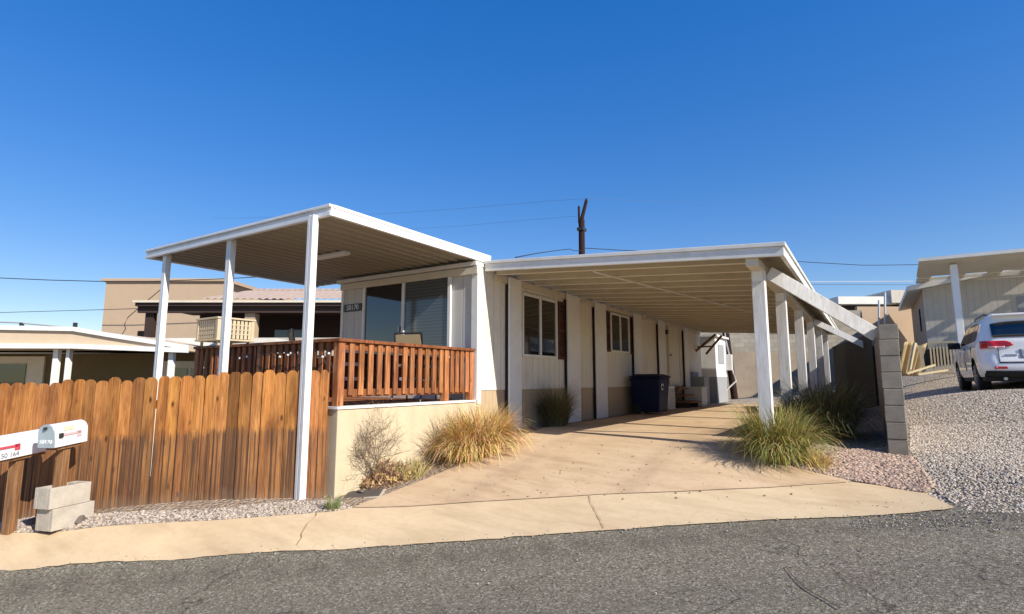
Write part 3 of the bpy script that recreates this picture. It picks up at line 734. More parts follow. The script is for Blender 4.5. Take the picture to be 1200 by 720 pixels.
# ------------------------------------------------------------------ picket fence
fc = thing('picket_fence', 'weathered cedar picket fence with dog ear tops', 'fence', (-6.2, 3.1, .2))
A_ = Vector(cd(-5.75,5.83)); B_ = Vector((-5.075, 4.17)); dirv = (B_-A_).normalized(); nrm = Vector((dirv.y, -dirv.x)); A_ = A_-dirv*1.3; FL = (B_-A_).length
fp = MB(); hts = []; s = 0; k = 0
def ftop(s): return 1.545+(1.73-1.545)*(s-1.3)/(FL-1.3)
while s < FL-.05:
    w = random.uniform(.108,.126); gap = random.choice([.001,.002,.003,.005])
    if s+w > FL: w = FL-s
    zt = ftop(s)+random.uniform(-.024,.022); tilt = random.gauss(0,.0025); off = random.uniform(-.008,.008); yaw = random.gauss(0,.05)
    kk = random.choice([1.05,.95,1.1,.85,.78,1.0,.65,1.15]); fp.cur = (kk, kk*random.uniform(.88,1.02), kk*random.uniform(.78,1.05))
    if abs(s-(FL-1.02)) < .068: fp.cur = (.42,.40,.38)
    c0 = A_+dirv*(s+w/2); zb = tz(c0.x, c0.y)+.0
    out = [(-w/2,0),(w/2,0),(w/2,.965),(w/2-.010,.982),(w/2-.030,.997),(0,1.0),(-w/2+.030,.997),(-w/2+.010,.982),(-w/2,.965)]
    rows = []
    for q, h in out:
        z = zb+(zt-zb)*h
        rows.append(c0.to_3d()+Vector((dirv.x,dirv.y,0))*(q+tilt*(z-zb))+Vector((nrm.x,nrm.y,0))*(off+yaw*q)+Vector((0,0,z)))
    fp.prism(rows, Vector((-nrm.x,-nrm.y,0))*.018); hts += [h for _, h in out]*2
    s += w+gap; k += 1
fp.build('picket_panel', 'fence_wood', fc, heights=hts)
for h in (.35, 1.15):
    a = A_-nrm*.045; b = B_-nrm*.045
    m = MB(); m.cur = (.7,.7,.7); m.beam((a.x,a.y,.04+h),(b.x,b.y,.28+h), .04, .09); m.build('rail', 'rail_wood', fc)
for s in (.2, 1.5, 3.5, FL-.08):
    p = A_+dirv*s-nrm*.11; m = MB(); m.cur = (.8,.8,.8); m.box(p.x-.045,p.x+.045,p.y-.045,p.y+.045,tz(p.x,p.y)-.05,ftop(s)-.12); m.build('post', 'rail_wood', fc)
# dead twig poking out by the fence end
# ------------------------------------------------------------------ mailboxes
def mailbox(label, base, yaw, tilt, L, post_z0, digits, on_side, zbot, flag_mat, extra):
    # local: y away from the street, x to the viewer's right, origin at the post foot
    r = thing('mailbox', label, 'mailbox', (0,0,0), 'curbside mailboxes')
    w, h = .165, .215; z0 = zbot
    def shell(y0, y1):
        pr = [(-w/2,0),(w/2,0),(w/2,h-.08)]+[(w/2*cos(a), h-.08+.08*sin(a)) for a in np.linspace(0,pi,13)[1:-1]]+[(-w/2,h-.08)]
        return [(x,y0,z) for x, z in pr], Vector((0,y1-y0,0))
    R = Matrix.Rotation(tilt, 4, 'X')
    def tf(mb): mb.v = [tuple(Vector((0,0,z0))+R@Vector(v)) for v in mb.v]; return mb
    p, v = shell(-L/2, L/2); b = tf(MB().prism(p, v)).build('body', 'mailbox_white', r, smooth=True, bevel=.004)
    p, v = shell(-L/2-.014, -L/2-.002); p = [(x*1.03, y, z*1.015) for x,y,z in p]
    d = tf(MB().prism(p, v)).build('door', 'galv_door', r, smooth=True, bevel=.003)
    tf(MB().box(-.012,.012,-L/2-.035,-L/2-.015,h-.045,h-.02)).build('handle', 'dark_metal', d)
    xs = w/2+.003; fo = 0 if extra else -.16
    fl = tf(MB().box(xs, xs+.006, fo-.10, fo+.09, .10, .122).box(xs,xs+.006,fo+.05,fo+.10,.072,.128)).build('flag', flag_mat, r)
    if extra:
        tf(MB().box(xs, xs+.012, -.15, -.105, .085, .13)).build('hinge', 'dark_metal', r, bevel=.004)
        tf(MB().box(xs, xs+.002, -.10, .02, .148, .186)).build('sticker', 'label_yellow', r)
    if on_side:
        t_ = text('digits', digits, .062, (xs, -.15, .036), (0,1,0), (0,0,1), 'number_grey', r)
    else:
        t_ = text('digits', digits, .052, (0, -L/2-.016, .055), (1,0,0), (0,0,1), 'number_white', r)
    M4 = Matrix.Translation((0,0,z0))@R; t_.data.transform(M4)
    m = MB().box(-.04,.04,-.04,.04,post_z0, z0-.012); m.build('post', 'post_wood', r, bevel=.004)
    if True: tf(MB().box(-.06,.06,-L/2+.05,L/2-.05,-.03,-.003)).build('mounting_board', 'post_wood', r)
    r.location = base; r.rotation_euler = (0,0,yaw); return r
g_ = at(65,617,5.53); b2 = (g_.x, g_.y); zg2 = g_.z
yaw_m = AL-radians(5)
Z2 = at(66,521,-g_.x*sin(AL)+g_.y*cos(AL)).z
mailbox('white mailbox with pink flag on a post set in stacked cinder blocks', (b2[0],b2[1],0), yaw_m, radians(4), .36, zg2+.05, '50170', False, Z2, 'pale_pink', True)
g1_ = at(10,625,5.42); b1 = (g1_.x, g1_.y); zg1 = g1_.z
Z1 = at(10,534,-g1_.x*sin(AL)+g1_.y*cos(AL)).z
mailbox('white mailbox with red flag and number on its side, nearest the road', (b1[0],b1[1],0), yaw_m, radians(4), .56, zg1-.05, '50 164', True, Z1, 'red_flag', False)
def cinder(name, label, c, yaw, zb, L=.39, W=.19, H=.19, hole=True):
    r = MB(); 
    def rr(x, y): return (c[0]+x*cos(yaw)-y*sin(yaw), c[1]+x*sin(yaw)+y*cos(yaw))
    def bx(x0,x1,y0,y1):
        pts = [rr(x0,y0), rr(x1,y0), rr(x1,y1), rr(x0,y1)]; r.prism([(*q, zb) for q in pts], (0,0,H))
    t = .034
    bx(-L/2,L/2,-W/2,-W/2+t); bx(-L/2,L/2,W/2-t,W/2); bx(-L/2,-L/2+t,-W/2+t,W/2-t); bx(L/2-t,L/2,-W/2+t,W/2-t); bx(.08,.115,-W/2+t,W/2-t)
    return tag(r.build(name, 'cinder_pale', bevel=.004, origin=(c[0],c[1],zb)), label, 'cinder block', 'cinder blocks at the mailbox post')
byaw = AL+radians(76)
cb = (b2[0]+.02, b2[1]+.03)
cinder('cinder_block', 'pale cinder block on the gravel, lower of the stacked pair', (cb[0]-.01, cb[1]+.04), byaw, zg2-.01, .40, .2, .2)
cinder('cinder_block', 'pale cinder block with mailbox post rising from it, upper of the pair', cb, byaw, zg2+.193)
def rock(label, p, r, sq, mat):
    m = MB(); bm = bmesh.new(); bmesh.ops.create_icosphere(bm, subdivisions=3, radius=1)
    for v in bm.verts:
        n = 1+.16*sin(v.co.x*3.1+v.co.y*2)+.1*sin(v.co.z*5+v.co.x*4); v.co *= n
    vs = [(p[0]+v.co.x*r*sq[0], p[1]+v.co.y*r*sq[1], p[2]+v.co.z*r*sq[2]) for v in bm.verts]
    fs = [[v.index for v in f.verts] for f in bm.faces]; bm.free()
    return tag(m.add(vs, fs).build('rock', mat, smooth=True, origin=p), label, 'rock')
rp = G(90,612); rock('flat grey brown rock lying against the cinder blocks', (rp.x, rp.y, rp.z+.03), .1, (1.25,.75,.52), 'rock_grey')
rp = G(37,616); rock('dark rock in the shadow left of the cinder blocks', (rp.x, rp.y, rp.z+.03), .06, (1,.8,.7), 'rock_grey')

# ------------------------------------------------------------------ plants
def grass(label, c, n, rad, hgt, pal, lean=1.0, w=.006, ell=(1,1), yaw=0, name='fountain_grass', seg=6):
    m = MB(); cx, cy = c
    for i in range(n):
        a = random.uniform(0, 2*pi); rr = rad*sqrt(random.random())*.55
        ox, oy = rr*cos(a)*ell[0], rr*sin(a)*ell[1]
        x0 = cx+ox*cos(yaw)-oy*sin(yaw); y0 = cy+ox*sin(yaw)+oy*cos(yaw); z0 = tz(x0, y0) if i % 8 == 0 else z0_keep(x0, y0)
        a2 = a+random.gauss(0,.5)+yaw; L = hgt*random.uniform(.55,1.15); ben = lean*random.uniform(.25,1.25)*(.45+rr/rad)
        m.cur = tuple(v*random.uniform(.75,1.2) for v in random.choices(pal[0], pal[1])[0])
        d = Vector((cos(a2), sin(a2), 0)); side = Vector((-sin(a2+random.gauss(0,.6)), cos(a2), 0)).normalized()
        vs = []; fs = []; p = Vector((x0,y0,z0-.01)); th = .12*ben
        for k in range(seg+1):
            ww = w*(1-k/seg)**.6*random.uniform(.8,1.2)+.0006
            vs += [p-side*ww/2, p+side*ww/2]
            th = min(th+ben*.9/seg*(1+k*.35), 2.5)
            wig = side*random.gauss(0,.16); p = p+(d*sin(th)+Vector((0,0,1))*cos(th)+wig)*L/seg
            if random.random() < .02: th += random.uniform(.4,1.1)
        fs = [(2*k, 2*k+1, 2*k+3, 2*k+2) for k in range(seg)]
        m.add(vs, fs)
    return tag(m.build(name, 'grass_blade', origin=(cx,cy,tz(cx,cy))), label, 'ornamental grass' if name == 'fountain_grass' else 'weed', None)
_zk = {}
def z0_keep(x, y):
    k = (round(x,1), round(y,1))
    if k not in _zk: _zk[k] = tz(*k)
    return _zk[k]
GOLD = ([(.66,.41,.12),(.76,.53,.20),(.46,.26,.07),(.82,.64,.33),(.26,.15,.06)], [4,4,3,3,1.5])
OLIVE = ([(.34,.31,.085),(.50,.41,.12),(.20,.21,.06),(.64,.52,.20),(.12,.13,.04)], [4,4,3,3,2])
DKGR = ([(.12,.11,.04),(.20,.16,.06),(.08,.08,.03),(.30,.22,.09)], [4,4,3,2])
p = G(535,545); q = G(584,522)
mid = ((p.x+q.x)/2, (p.y+q.y)/2); yw = math.atan2(q.y-p.y, q.x-p.x)
grass('large golden dry fountain grass beside the deck wall and driveway', mid, 3600, .60, .70, GOLD, 1.6, .0095, (1.35,.75), yw)
p = G(632,503); grass('dark green grass clump in the carport shade beside the first column', (-4.70, 8.85), 1500, .42, .78, DKGR, 1.0, .006, (.6,1))
p = G(918,545); grass('yellow green fountain grass around the foot of the front carport post', (-.98, 7.42), 2600, .48, .68, OLIVE, 1.45, .0095, (1,1))
grass('big dark olive grass clump in shade between carport posts and block wall', (-.62, 9.3), 3000, .85, .85, DKGR, 1.3, .010, (.75,1.5))
grass('straw coloured tuft trailing onto the reddish gravel', tuple(G(958,548).xy), 500, .20, .24, GOLD, 1.3, .005)
grass('dark grass clump far down the row of carport posts', (-.6, 12.6), 1500, .6, .75, DKGR, 1.0, .007, (.7,1.5))
grass('small pale green weed at the corner of the plastered deck wall', tuple(G(390,598).xy), 260, .11, .16, ([(.25,.28,.10),(.34,.36,.15),(.17,.2,.07)],[1,1,1]), 1.0, .004, name='weed', seg=4)
grass('tiny green weed in the gravel below the patio post', tuple(G(330,600).xy), 60, .06, .06, ([(.2,.24,.08)],[1]), 1.0, .004, name='weed', seg=4)
def twigs(m, p, d, L, r, depth):
    pts = [p]; q = Vector(p); dd = Vector(d)
    for k in range(4):
        dd = (dd+Vector((random.gauss(0,.16),random.gauss(0,.16),random.gauss(0,.1)))).normalized(); q = q+dd*L/4; pts.append(q.copy())
        if depth > 0 and k >= 1:
            for _ in range(random.choice([1,2])):
                nd = (dd+Vector((random.gauss(0,.6),random.gauss(0,.6),random.gauss(.1,.35)))).normalized()
                twigs(m, q.copy(), nd, L*random.uniform(.5,.75), r*.62, depth-1)
    m.tube(pts, [r*(1-.15*k) for k in range(5)], 4, False)
sp_ = G(437,571); sx, sy = sp_.x-.06, sp_.y+.08
sh = thing('dry_shrub', 'dry shrub with bare grey twigs and curled leaves against the deck wall', 'shrub', (sx,sy,tz(sx,sy)))
m = MB()
for k in range(18):
    a = random.uniform(0,2*pi); twigs(m, Vector((sx+.07*cos(a),sy+.07*sin(a),tz(sx,sy))), Vector((.34*cos(a),.34*sin(a)-.08,1)), random.uniform(.34,.52), .0055, 3)
simple('dry_twig', (.22,.16,.11), .9, .1); m.build('twigs', 'dry_twig', sh)
m = MB()
for i in range(1100):
    a = random.uniform(0,2*pi); r = .40*sqrt(random.random()); h = random.uniform(0,.26)*(1-r/.48)+random.uniform(0,.05)
    x = sx+.02+r*cos(a)*.62+.30*r*cos(a); y = sy+r*sin(a)*.9+.1; x = max(x, XW+.02)
    m.cur = random.choice([(.36,.22,.12),(.52,.34,.12),(.24,.13,.09),(.60,.43,.18),(.16,.08,.06)])
    d = Vector((random.gauss(0,1),random.gauss(0,1),random.gauss(.7,.7))).normalized(); s_ = d.orthogonal().normalized(); p = Vector((x,y,z0_keep(x,y)+h))
    L = random.uniform(.03,.09); w = random.uniform(.004,.011)
    m.add([p-s_*w*.4, p+s_*w*.4, p+d*L*.6+s_*w+Vector((0,0,.004)), p+d*L, p+d*L*.6-s_*w], [(0,1,2,3,4)])
m.build('leaves', 'grass_blade', sh)
sx2, sy2 = G(478,560).xy; m = MB()
for i in range(420):
    a = random.uniform(0,2*pi); r = .22*sqrt(random.random()); x = sx2+r*cos(a); y = sy2+r*sin(a); x = max(x, XW+.03)
    m.cur = random.choice([(.40,.32,.12),(.28,.2,.09),(.5,.38,.16),(.2,.19,.07)])
    d = Vector((random.gauss(0,.6),random.gauss(0,.6),1)).normalized(); s_ = d.orthogonal().normalized(); p = Vector((x,y,z0_keep(x,y)))
    L = random.uniform(.08,.26); m.add([p-s_*.004,p+s_*.004,p+d*L*.6+s_*.004,p+d*L,p+d*L*.6-s_*.004], [(0,1,2,3,4)])
tag(m.build('low_shrub', 'grass_blade', origin=(sx2,sy2,tz(sx2,sy2))), 'low wispy olive plant between the dry shrub and golden grass', 'shrub')
# water meter box
mp = G(426,581); mz = mp.z+.008; e1 = Vector((cos(radians(35)), sin(radians(35)), .06)); e2 = Vector((-sin(radians(35)), cos(radians(35)), .10))
mbx = thing('meter_box', 'dark utility box lid with pale rim set in the ground', 'utility box', (mp.x,mp.y,mz))
MB().obox((mp.x,mp.y,mz-.02), e1*.22, e2*.15, (0,0,.03)).build('rim', 'box_rim', mbx, bevel=.008)
MB().obox((mp.x,mp.y,mz+.012), e1*.19, e2*.12, (0,0,.006)).build('lid', 'box_lid', mbx, bevel=.003)
rp = mp; rock('small pale stone resting on the utility box lid', (mp.x-.05, mp.y+.0, mz+.035), .04, (1.2,.7,.45), 'rock_grey')

# ------------------------------------------------------------------ things under the carport
bn = thing('trash_cart', 'dark navy wheeled trash cart beneath the second window', 'trash cart', (-4.46, 13.2, .8))
def frustum(mb, c, w0, d0, w1, d1, z0, z1):
    vs = [(c[0]+sx*w*.5, c[1]+sy*d*.5, z) for z, w, d in ((z0,w0,d0),(z1,w1,d1)) for sx, sy in ((-1,-1),(1,-1),(1,1),(-1,1))]
    return mb.add(vs, [(3,2,1,0),(4,5,6,7),(0,1,5,4),(1,2,6,5),(2,3,7,6),(3,0,4,7)])
bc = (-4.46, 13.2)
frustum(MB(), bc, .60, .62, .72, .78, .86, 1.66).build('body', 'bin_navy', bn, bevel=.03)
l = frustum(MB(), bc, .78, .84, .76, .82, 1.662, 1.70); frustum(l, bc, .74, .80, .5, .55, 1.701, 1.75); l.build('lid', 'bin_navy', bn, bevel=.015)
for s in (-1,1):
    MB().tube([(bc[0]-.22, bc[1]+s*.30, .93), (bc[0]-.22, bc[1]+s*.36, .93)], .12, 18).build('wheel', 'black_rubber', bn, smooth=True)
MB().tube([(bc[0]-.42,bc[1]-.25,1.62),(bc[0]-.42,bc[1]+.25,1.62)], .018, 8).build('handle', 'bin_navy', bn)
MB().tube([(bc[0]+.355+.002, bc[1]-.2+.07*cos(a), 1.45+.07*sin(a)) for a in np.linspace(.4, 5.6, 9)], .008, 5).build('emblem', 'number_white', bn)
ac = thing('air_conditioner', 'boxy off white air conditioner standing right of the trash cart', 'air conditioner', (-4.7, 15.0, .8))
ax = MB().box(-4.98,-4.5,14.75,15.35,.82,1.45); ax.build('casing', 'appliance_white', ac, bevel=.015)
g = MB()
for k in range(9): g.box(-4.499,-4.485,14.82,15.28,.9+k*.055,.925+k*.055)
g.build('grille', 'grey_panel', ac)
st = thing('entry_steps', 'brown wooden steps leading up to the side door', 'steps', (-4.6, 16.8, .8))
for k in range(3):
    MB().box(-4.95, -4.34-.18*k, 16.45, 17.45, .95+.19*k, .995+.19*k).build('tread', 'post_wood', st, bevel=.004)
MB().box(-4.9,-4.42,16.5,16.54,.8,.948).build('stringer', 'dark_brown_trim', st); MB().box(-4.9,-4.42,17.36,17.4,.8,.948).build('stringer', 'dark_brown_trim', st)
wb_ = thing('storage_box', 'white storage box standing past the wooden steps', 'storage box', (-4.3, 18, .8))
MB().box(-4.92,-4.38,17.75,18.4,.81,1.36).build('body', 'appliance_white', wb_, bevel=.01); MB().box(-4.94,-4.36,17.73,18.42,1.362,1.40).build('lid', 'appliance_white', wb_, bevel=.01)
wm = thing('washing_machine', 'grey washing machine behind the white storage box', 'washing machine', (-4.4, 19.0, .8))
MB().box(-4.98,-4.52,18.7,19.35,.82,1.72).build('cabinet', 'grey_panel', wm, bevel=.012); MB().box(-4.98,-4.86,18.7,19.35,1.722,1.88).build('control_panel', 'grey_panel', wm, bevel=.01)
shd = thing('storage_shed', 'white and grey metal storage shed at the end of the carport', 'shed', (-4.3, 21.3, .8))
MB().box(-6.2,-4.55,20.6,22.4,.8,1.72).build('base_panel', 'grey_panel', shd, bevel=.005)
MB().box(-6.2,-4.55,20.6,22.4,1.722,3.15).build('wall', 'white_metal', shd, bevel=.005)
w = MB().box(-4.548,-4.53,21.0,21.9,2.2,2.9).build('window', 'grey_panel', shd)
MB().box(-6.3,-4.45,20.5,22.5,3.152,3.22).build('roof', 'roof_white', shd)
hr = thing('hanging_rack', 'wooden bracket rack hung under the carport roof near the shed', 'rack', (-4.3,19.9,3.0))
MB().beam((-4.98,19.6,2.6),(-4.3,19.6,3.15),.05,.07).build('brace', 'post_wood', hr); MB().beam((-4.95,19.7,2.75),(-4.4,19.7,2.75),.05,.05).build('crossbar', 'post_wood', hr)
MB().beam((-4.7,19.85,2.5),(-4.15,19.85,3.12),.05,.07).build('brace', 'post_wood', hr)

# ------------------------------------------------------------------ block walls
bw_ = thing('block_wall', 'grey concrete block wall ending in a stacked pillar at the gravel lot', 'wall', (.2, 8.1, .7))
PXA, PXB, PY0, PY1 = .13, .33, 8.10, 8.30
z = .52; n = 0
pl = MB(); jn = MB()
while z < 2.2:
    zz = min(z+.197, 2.28)
    j = random.uniform(-.005,.005)
    pl.box(PXA+j, PXB+j, PY0+random.uniform(-.004,.004), PY1, z, zz-.008); jn.box(PXA+.008,PXB-.008,PY0+.008,PY1-.004,zz-.009,zz+.001); z += .197
pl.build('pillar', 'block_plain', bw_, bevel=.006); jn.build('mortar_joints', 'mortar', bw_)
MB().box(PXA+.01, PXB-.01, PY1+.001, 14, .5, 2.27).box(PXA+.01,PXB-.01,14.001,20,.5,2.35).build('wall', 'block_side', bw_)
rb = thing('back_wall', 'long pale block retaining wall across the back of the lot', 'wall', (*cd(10,27),.9))
def hbox(mb, c0, c1, d0, d1, z0, z1):
    pts = [cd(c0,d0), cd(c1,d0), cd(c1,d1), cd(c0,d1)]; return mb.prism([(x,y,z0) for x,y in pts], (0,0,z1-z0))
m = MB(); hbox(m, 4, 17.1, 27, 27.2, 2.95, 5.0); m.build('wall', 'block_back', rb)
m = MB(); hbox(m, 4, 17.1, 26.88, 27.2, .4, 2.948); m.build('footing', 'bank_earth', rb)
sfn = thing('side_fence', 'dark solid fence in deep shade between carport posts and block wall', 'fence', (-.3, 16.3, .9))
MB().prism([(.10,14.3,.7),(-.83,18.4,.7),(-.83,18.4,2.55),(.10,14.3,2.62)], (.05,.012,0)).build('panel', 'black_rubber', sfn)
bp = thing('leaning_pole', 'dark brown leaning utility post with meter boxes behind the carport', 'post', (-2.5, 24.5, .8))
q0 = at(861,468,21.5); q1 = at(849,380,21.5)
MB().tube([q0, q1+(q1-q0)*.35], .13, 12).build('pole', 'pole_wood', bp, smooth=True)
q2 = at(855,425,21.2); MB().box(q2.x-.14,q2.x+.10,q2.y-.1,q2.y+.1,q2.z-.3,q2.z+.3).build('meter_box', 'appliance_white', bp, bevel=.02)
MB().tube([q2+Vector((0,0,.3)), q2+Vector((-.1,0,.9)), q2+Vector((-.16,0,1.7))], .03, 6).build('conduit', 'grey_panel', bp)
MB().tube([q2+Vector((.1,0,-.3)), q2+Vector((.2,0,-.7)), q2+Vector((-.3,-.2,-1.2))], .03, 6).build('conduit', 'appliance_white', bp)

# ------------------------------------------------------------------ white SUV
def suv():
    GZ = tz(3.1, 18.8); ox, oy = 3.02, 15.8
    cz0 = min(tz(2.2,17.4), 1.40)
    r = thing('parked_suv', 'white sport utility vehicle seen from behind parked on the gravel', 'car', (ox, oy, cz0))
    ZL = [.34,.40,.50,.62,.74,.86,.98,1.06,1.10,1.16,1.24,1.34,1.44,1.54,1.62,1.68,1.72,1.745]
    Wd = np.interp(ZL, [.34,.45,.7,.95,1.06,1.12,1.4,1.6,1.70,1.745], [.90,.935,.955,.955,.94,.915,.845,.78,.70,.55])
    Rr = np.interp(ZL, [.34,.45,.62,.72,.85,1.1,1.2,1.55,1.68,1.745], [.06,.0,.0,.05,.09,.11,.14,.28,.27,.42])
    Ff = np.interp(ZL, [.34,.5,.75,.95,1.06,1.12,1.3,1.55,1.68,1.745], [4.72,4.80,4.80,4.7,4.2,3.72,3.30,2.78,2.4,2.0])
    rad = np.interp(ZL, [.34,1.0,1.12,1.745], [.26,.30,.22,.2])
    NS, NE, NC = 90, 12, 6
    wheels = [(.98,.37),(3.86,.37)]; AR = .42
    rings = []; info = []
    for z, w, a, b, q in zip(ZL, Wd, Rr, Ff, rad):
        pts = []
        def crown(x): return .09*(x/w)**2
        for i in range(NS): pts.append((-w, a+q+(b-a-2*q)*i/(NS-1)))
        for k in range(1,NC): th = pi/2*k/NC; pts.append((-w+q*(1-cos(th)), b-q+q*sin(th)))
        for i in range(NE): pts.append((-w+q+(2*w-2*q)*i/(NE-1), b))
        for k in range(1,NC): th = pi/2*k/NC; pts.append((w-q+q*sin(th), b-q+q*cos(th)))
        for i in range(NS): pts.append((w, b-q-(b-a-2*q)*i/(NS-1)))
        for k in range(1,NC): th = pi/2*k/NC; pts.append((w-q*(1-cos(th)), a+q-q*sin(th)))
        for i in range(NE): pts.append((w-q-(2*w-2*q)*i/(NE-1), a))
        for k in range(1,NC): th = pi/2*k/NC; pts.append((-w+q-q*sin(th), a+q-q*cos(th)))
        rings.append([(x, y+(crown(x) if y < 1 and z > .3 else 0)*(1 if y < a+q*.99 else 0)*.6, z) for x, y in pts])
    n = len(rings[0])
    def surf_w(z): return np.interp(z, ZL, Wd)
    def mk(v): return (ox+v[0], oy+v[1], cz0+v[2])
    vs = []; 
    for ring in rings:
        for x, y, z in ring:
            if abs(x) > .75:
                for wy, wz in wheels:      # pull rim vertices onto the arch circle
                    dd = math.hypot(y-wy, z-wz)
                    if AR*.80 < dd < AR*1.0: y = wy+(y-wy)*AR/dd; z = wz+(z-wz)*AR/dd
            vs.append((x, y, z))
    fs = []; bl = []
    for j in range(len(rings)-1):
        for i in range(n):
            i2 = (i+1) % n; q = (j*n+i, j*n+i2, (j+1)*n+i2, (j+1)*n+i)
            cx = sum(vs[k][0] for k in q)/4; cy = sum(vs[k][1] for k in q)/4; czz = sum(vs[k][2] for k in q)/4
            if abs(cx) > .75 and any(math.hypot(cy-wy, czz-wz) < AR*.985 for wy, wz in wheels): continue
            fs.append(q)
    fs.append(tuple((len(rings)-1)*n+i for i in range(n)))
    MB().add([mk(v) for v in vs], fs).build('body', 'car_paint', r, smooth=True)
    # dark cladding under the body and liners in the arches
    MB().box(ox-.87, ox+.87, oy+.14, oy+4.6, cz0+.24, cz0+.44).build('underbody', 'black_rubber', r, bevel=.03)
    for wy, wz in wheels:
        for s in (-1,1):
            prf = [(ox+s*.60, oy+wy+(AR-.004)*cos(a), cz0+wz+(AR-.004)*sin(a)) for a in np.linspace(-.2, pi+.2, 22)]
            m = MB(); k = len(prf); m.add(prf+[(ox+s*.925, p[1], p[2]) for p in prf], [(i,i+1,k+i+1,k+i) for i in range(k-1)]); m.add(prf, [tuple(range(k))])
            m.build('wheel_arch', 'black_rubber', r)
            wo = MB().tube([(ox+s*q, oy+wy, cz0+.37) for q in (.70,.715,.90,.92)], [.34,.365,.365,.34], 36).build('wheel', 'black_rubber', r, smooth=True)
            rm = MB().tube([(ox+s*q, oy+wy, cz0+.37) for q in (.86,.925)], [.25,.255], 28)
            rm.build('rim', 'dark_metal', wo, smooth=True)
            sp = MB()
            for k in range(10):
                a = 2*pi*k/10; sp.beam((ox+s*.93, oy+wy+.04*cos(a), cz0+.37+.04*sin(a)), (ox+s*.93, oy+wy+.24*cos(a), cz0+.37+.24*sin(a)), .03, .03, (1,0,0))
            sp.build('spokes', 'grey_steel', wo)
    # windows lie on the body surface, a little proud of it
    def side_glass(poly, s):
        m = MB(); N = 7
        top = [(np.interp(u, [0,1], [poly[3][0], poly[2][0]]), np.interp(u,[0,1],[poly[3][1], poly[2][1]])) for u in np.linspace(0,1,N)]
        bot = [(np.interp(u, [0,1], [poly[0][0], poly[1][0]]), np.interp(u,[0,1],[poly[0][1], poly[1][1]])) for u in np.linspace(0,1,N)]
        g = []
        for k in np.linspace(0,1,5):
            for (y0,z0),(y1,z1) in zip(bot, top):
                y = y0+(y1-y0)*k; z = z0+(z1-z0)*k; g.append(mk((s*(surf_w(z)+.006), y, z)))
        m.add(g, [(a*N+b, a*N+b+1, (a+1)*N+b+1, (a+1)*N+b) for a in range(4) for b in range(N-1)])
        return m.build('side_window', 'car_glass', r, smooth=True)
    for s in (-1,1):
        side_glass([(2.22,1.15),(3.35,1.15),(2.72,1.57),(2.22,1.60)], s)
        side_glass([(1.22,1.16),(2.12,1.15),(2.12,1.60),(1.25,1.60)], s)
        side_glass([(.66,1.18),(1.12,1.16),(1.15,1.59),(.74,1.54)], s)
        m = MB().obox((ox+s*1.05, oy+3.12, cz0+1.17), (.13,0,0), (0,.05,0), (0,0,.085)); m.build('mirror', 'black_rubber', r, bevel=.03)
        m = MB().tube([(ox+s*.66, oy+.75, cz0+1.735),(ox+s*.67, oy+.9, cz0+1.775),(ox+s*.67, oy+2.2, cz0+1.775),(ox+s*.66, oy+2.35, cz0+1.735)], .018, 6); m.build('roof_rail', 'dark_metal', r)
        for yy in (1.15+.02, 2.17): MB().box(ox+s*.952-.006, ox+s*.952+.006, oy+yy, oy+yy+.012, cz0+.5, cz0+1.05).build('door_seam', 'black_rubber', r)
        for yy in (1.9, 2.95): MB().obox((ox+s*.965, oy+yy, cz0+.97), (.015,0,0), (0,.09,0), (0,0,.015)).build('door_handle', 'car_paint', r, bevel=.005)
    def rear_y(x, z):
        w = np.interp(z, ZL, Wd); a = np.interp(z, ZL, Rr); q = np.interp(z, ZL, rad)
        y = a+.054*(x/w)**2
        if abs(x) > w-q: t_ = min(1, (abs(x)-(w-q))/q); y = a+q-q*sqrt(max(0,1-t_*t_))
        return y
    def rear_patch(name, x0, x1, z0, z1, mat, off, shape=None, nx=13, nz=5):
        m = MB(); g = []
        for k in range(nz):
            for i in range(nx):
                u = i/(nx-1); v = k/(nz-1); x = x0+(x1-x0)*u; zz0, zz1 = (z0, z1) if shape is None else shape(u, z0, z1); z = zz0+(zz1-zz0)*v
                g.append(mk((x, rear_y(x,z)-off, z)))
        m.add(g, [(a*nx+b, a*nx+b+1, (a+1)*nx+b+1, (a+1)*nx+b) for a in range(nz-1) for b in range(nx-1)])
        o = m.build(name, mat, r, smooth=True); sol = o.modifiers.new('s', 'SOLIDIFY'); sol.thickness = -.01 if False else .01; sol.offset = 0; return o
    rear_patch('rear_window', -.69, .69, 1.20, 1.55, 'car_glass', .012, lambda u,a,b: (a, b-.05*(2*abs(u-.5))**4))
    for s in (-1,1):
        xa, xb = (s*.90, s*.36) if s < 0 else (s*.36, s*.90)
        sh_ = (lambda u,a,b: (a+.05*max(0,u-.55)/.45, b-.06*max(0,u-.8)/.2)) if s < 0 else (lambda u,a,b: (a+.05*max(0,.45-u)/.45, b-.06*max(0,.2-u)/.2))
        rear_patch('tail_light', xa, xb, .96, 1.12, 'tail_red', .014, sh_)
        rear_patch('reverse_lamp', (s*.78 if s<0 else s*.50), (s*.50 if s<0 else s*.78), .965, 1.0, 'tail_clear', .022)
        rear_patch('reflector', (s*.72 if s<0 else s*.50), (s*.50 if s<0 else s*.72), .51, .56, 'tail_red', .012)
        rear_patch('hatch_seam', (s*.62), (s*.62)+.012, .66, .95, 'black_rubber', .008)
    rear_patch('hatch_seam', -.62, .62, .635, .66, 'black_rubber', .008)
    rear_patch('plate_recess', -.27, .27, .74, .93, 'grey_panel', .008); rear_patch('licence_plate', -.155, .155, .76, .90, 'appliance_white', .02)
    rear_patch('badge', -.52, -.30, .80, .82, 'grey_steel', .012)
    rear_patch('lower_valance', -.86, .86, .34, .47, 'black_rubber', .01)
    MB().obox((ox, oy+.27, cz0+1.705), (.66,0,0), (0,.12,.02), (0,-.002,.018)).build('roof_spoiler', 'car_paint', r, bevel=.01)
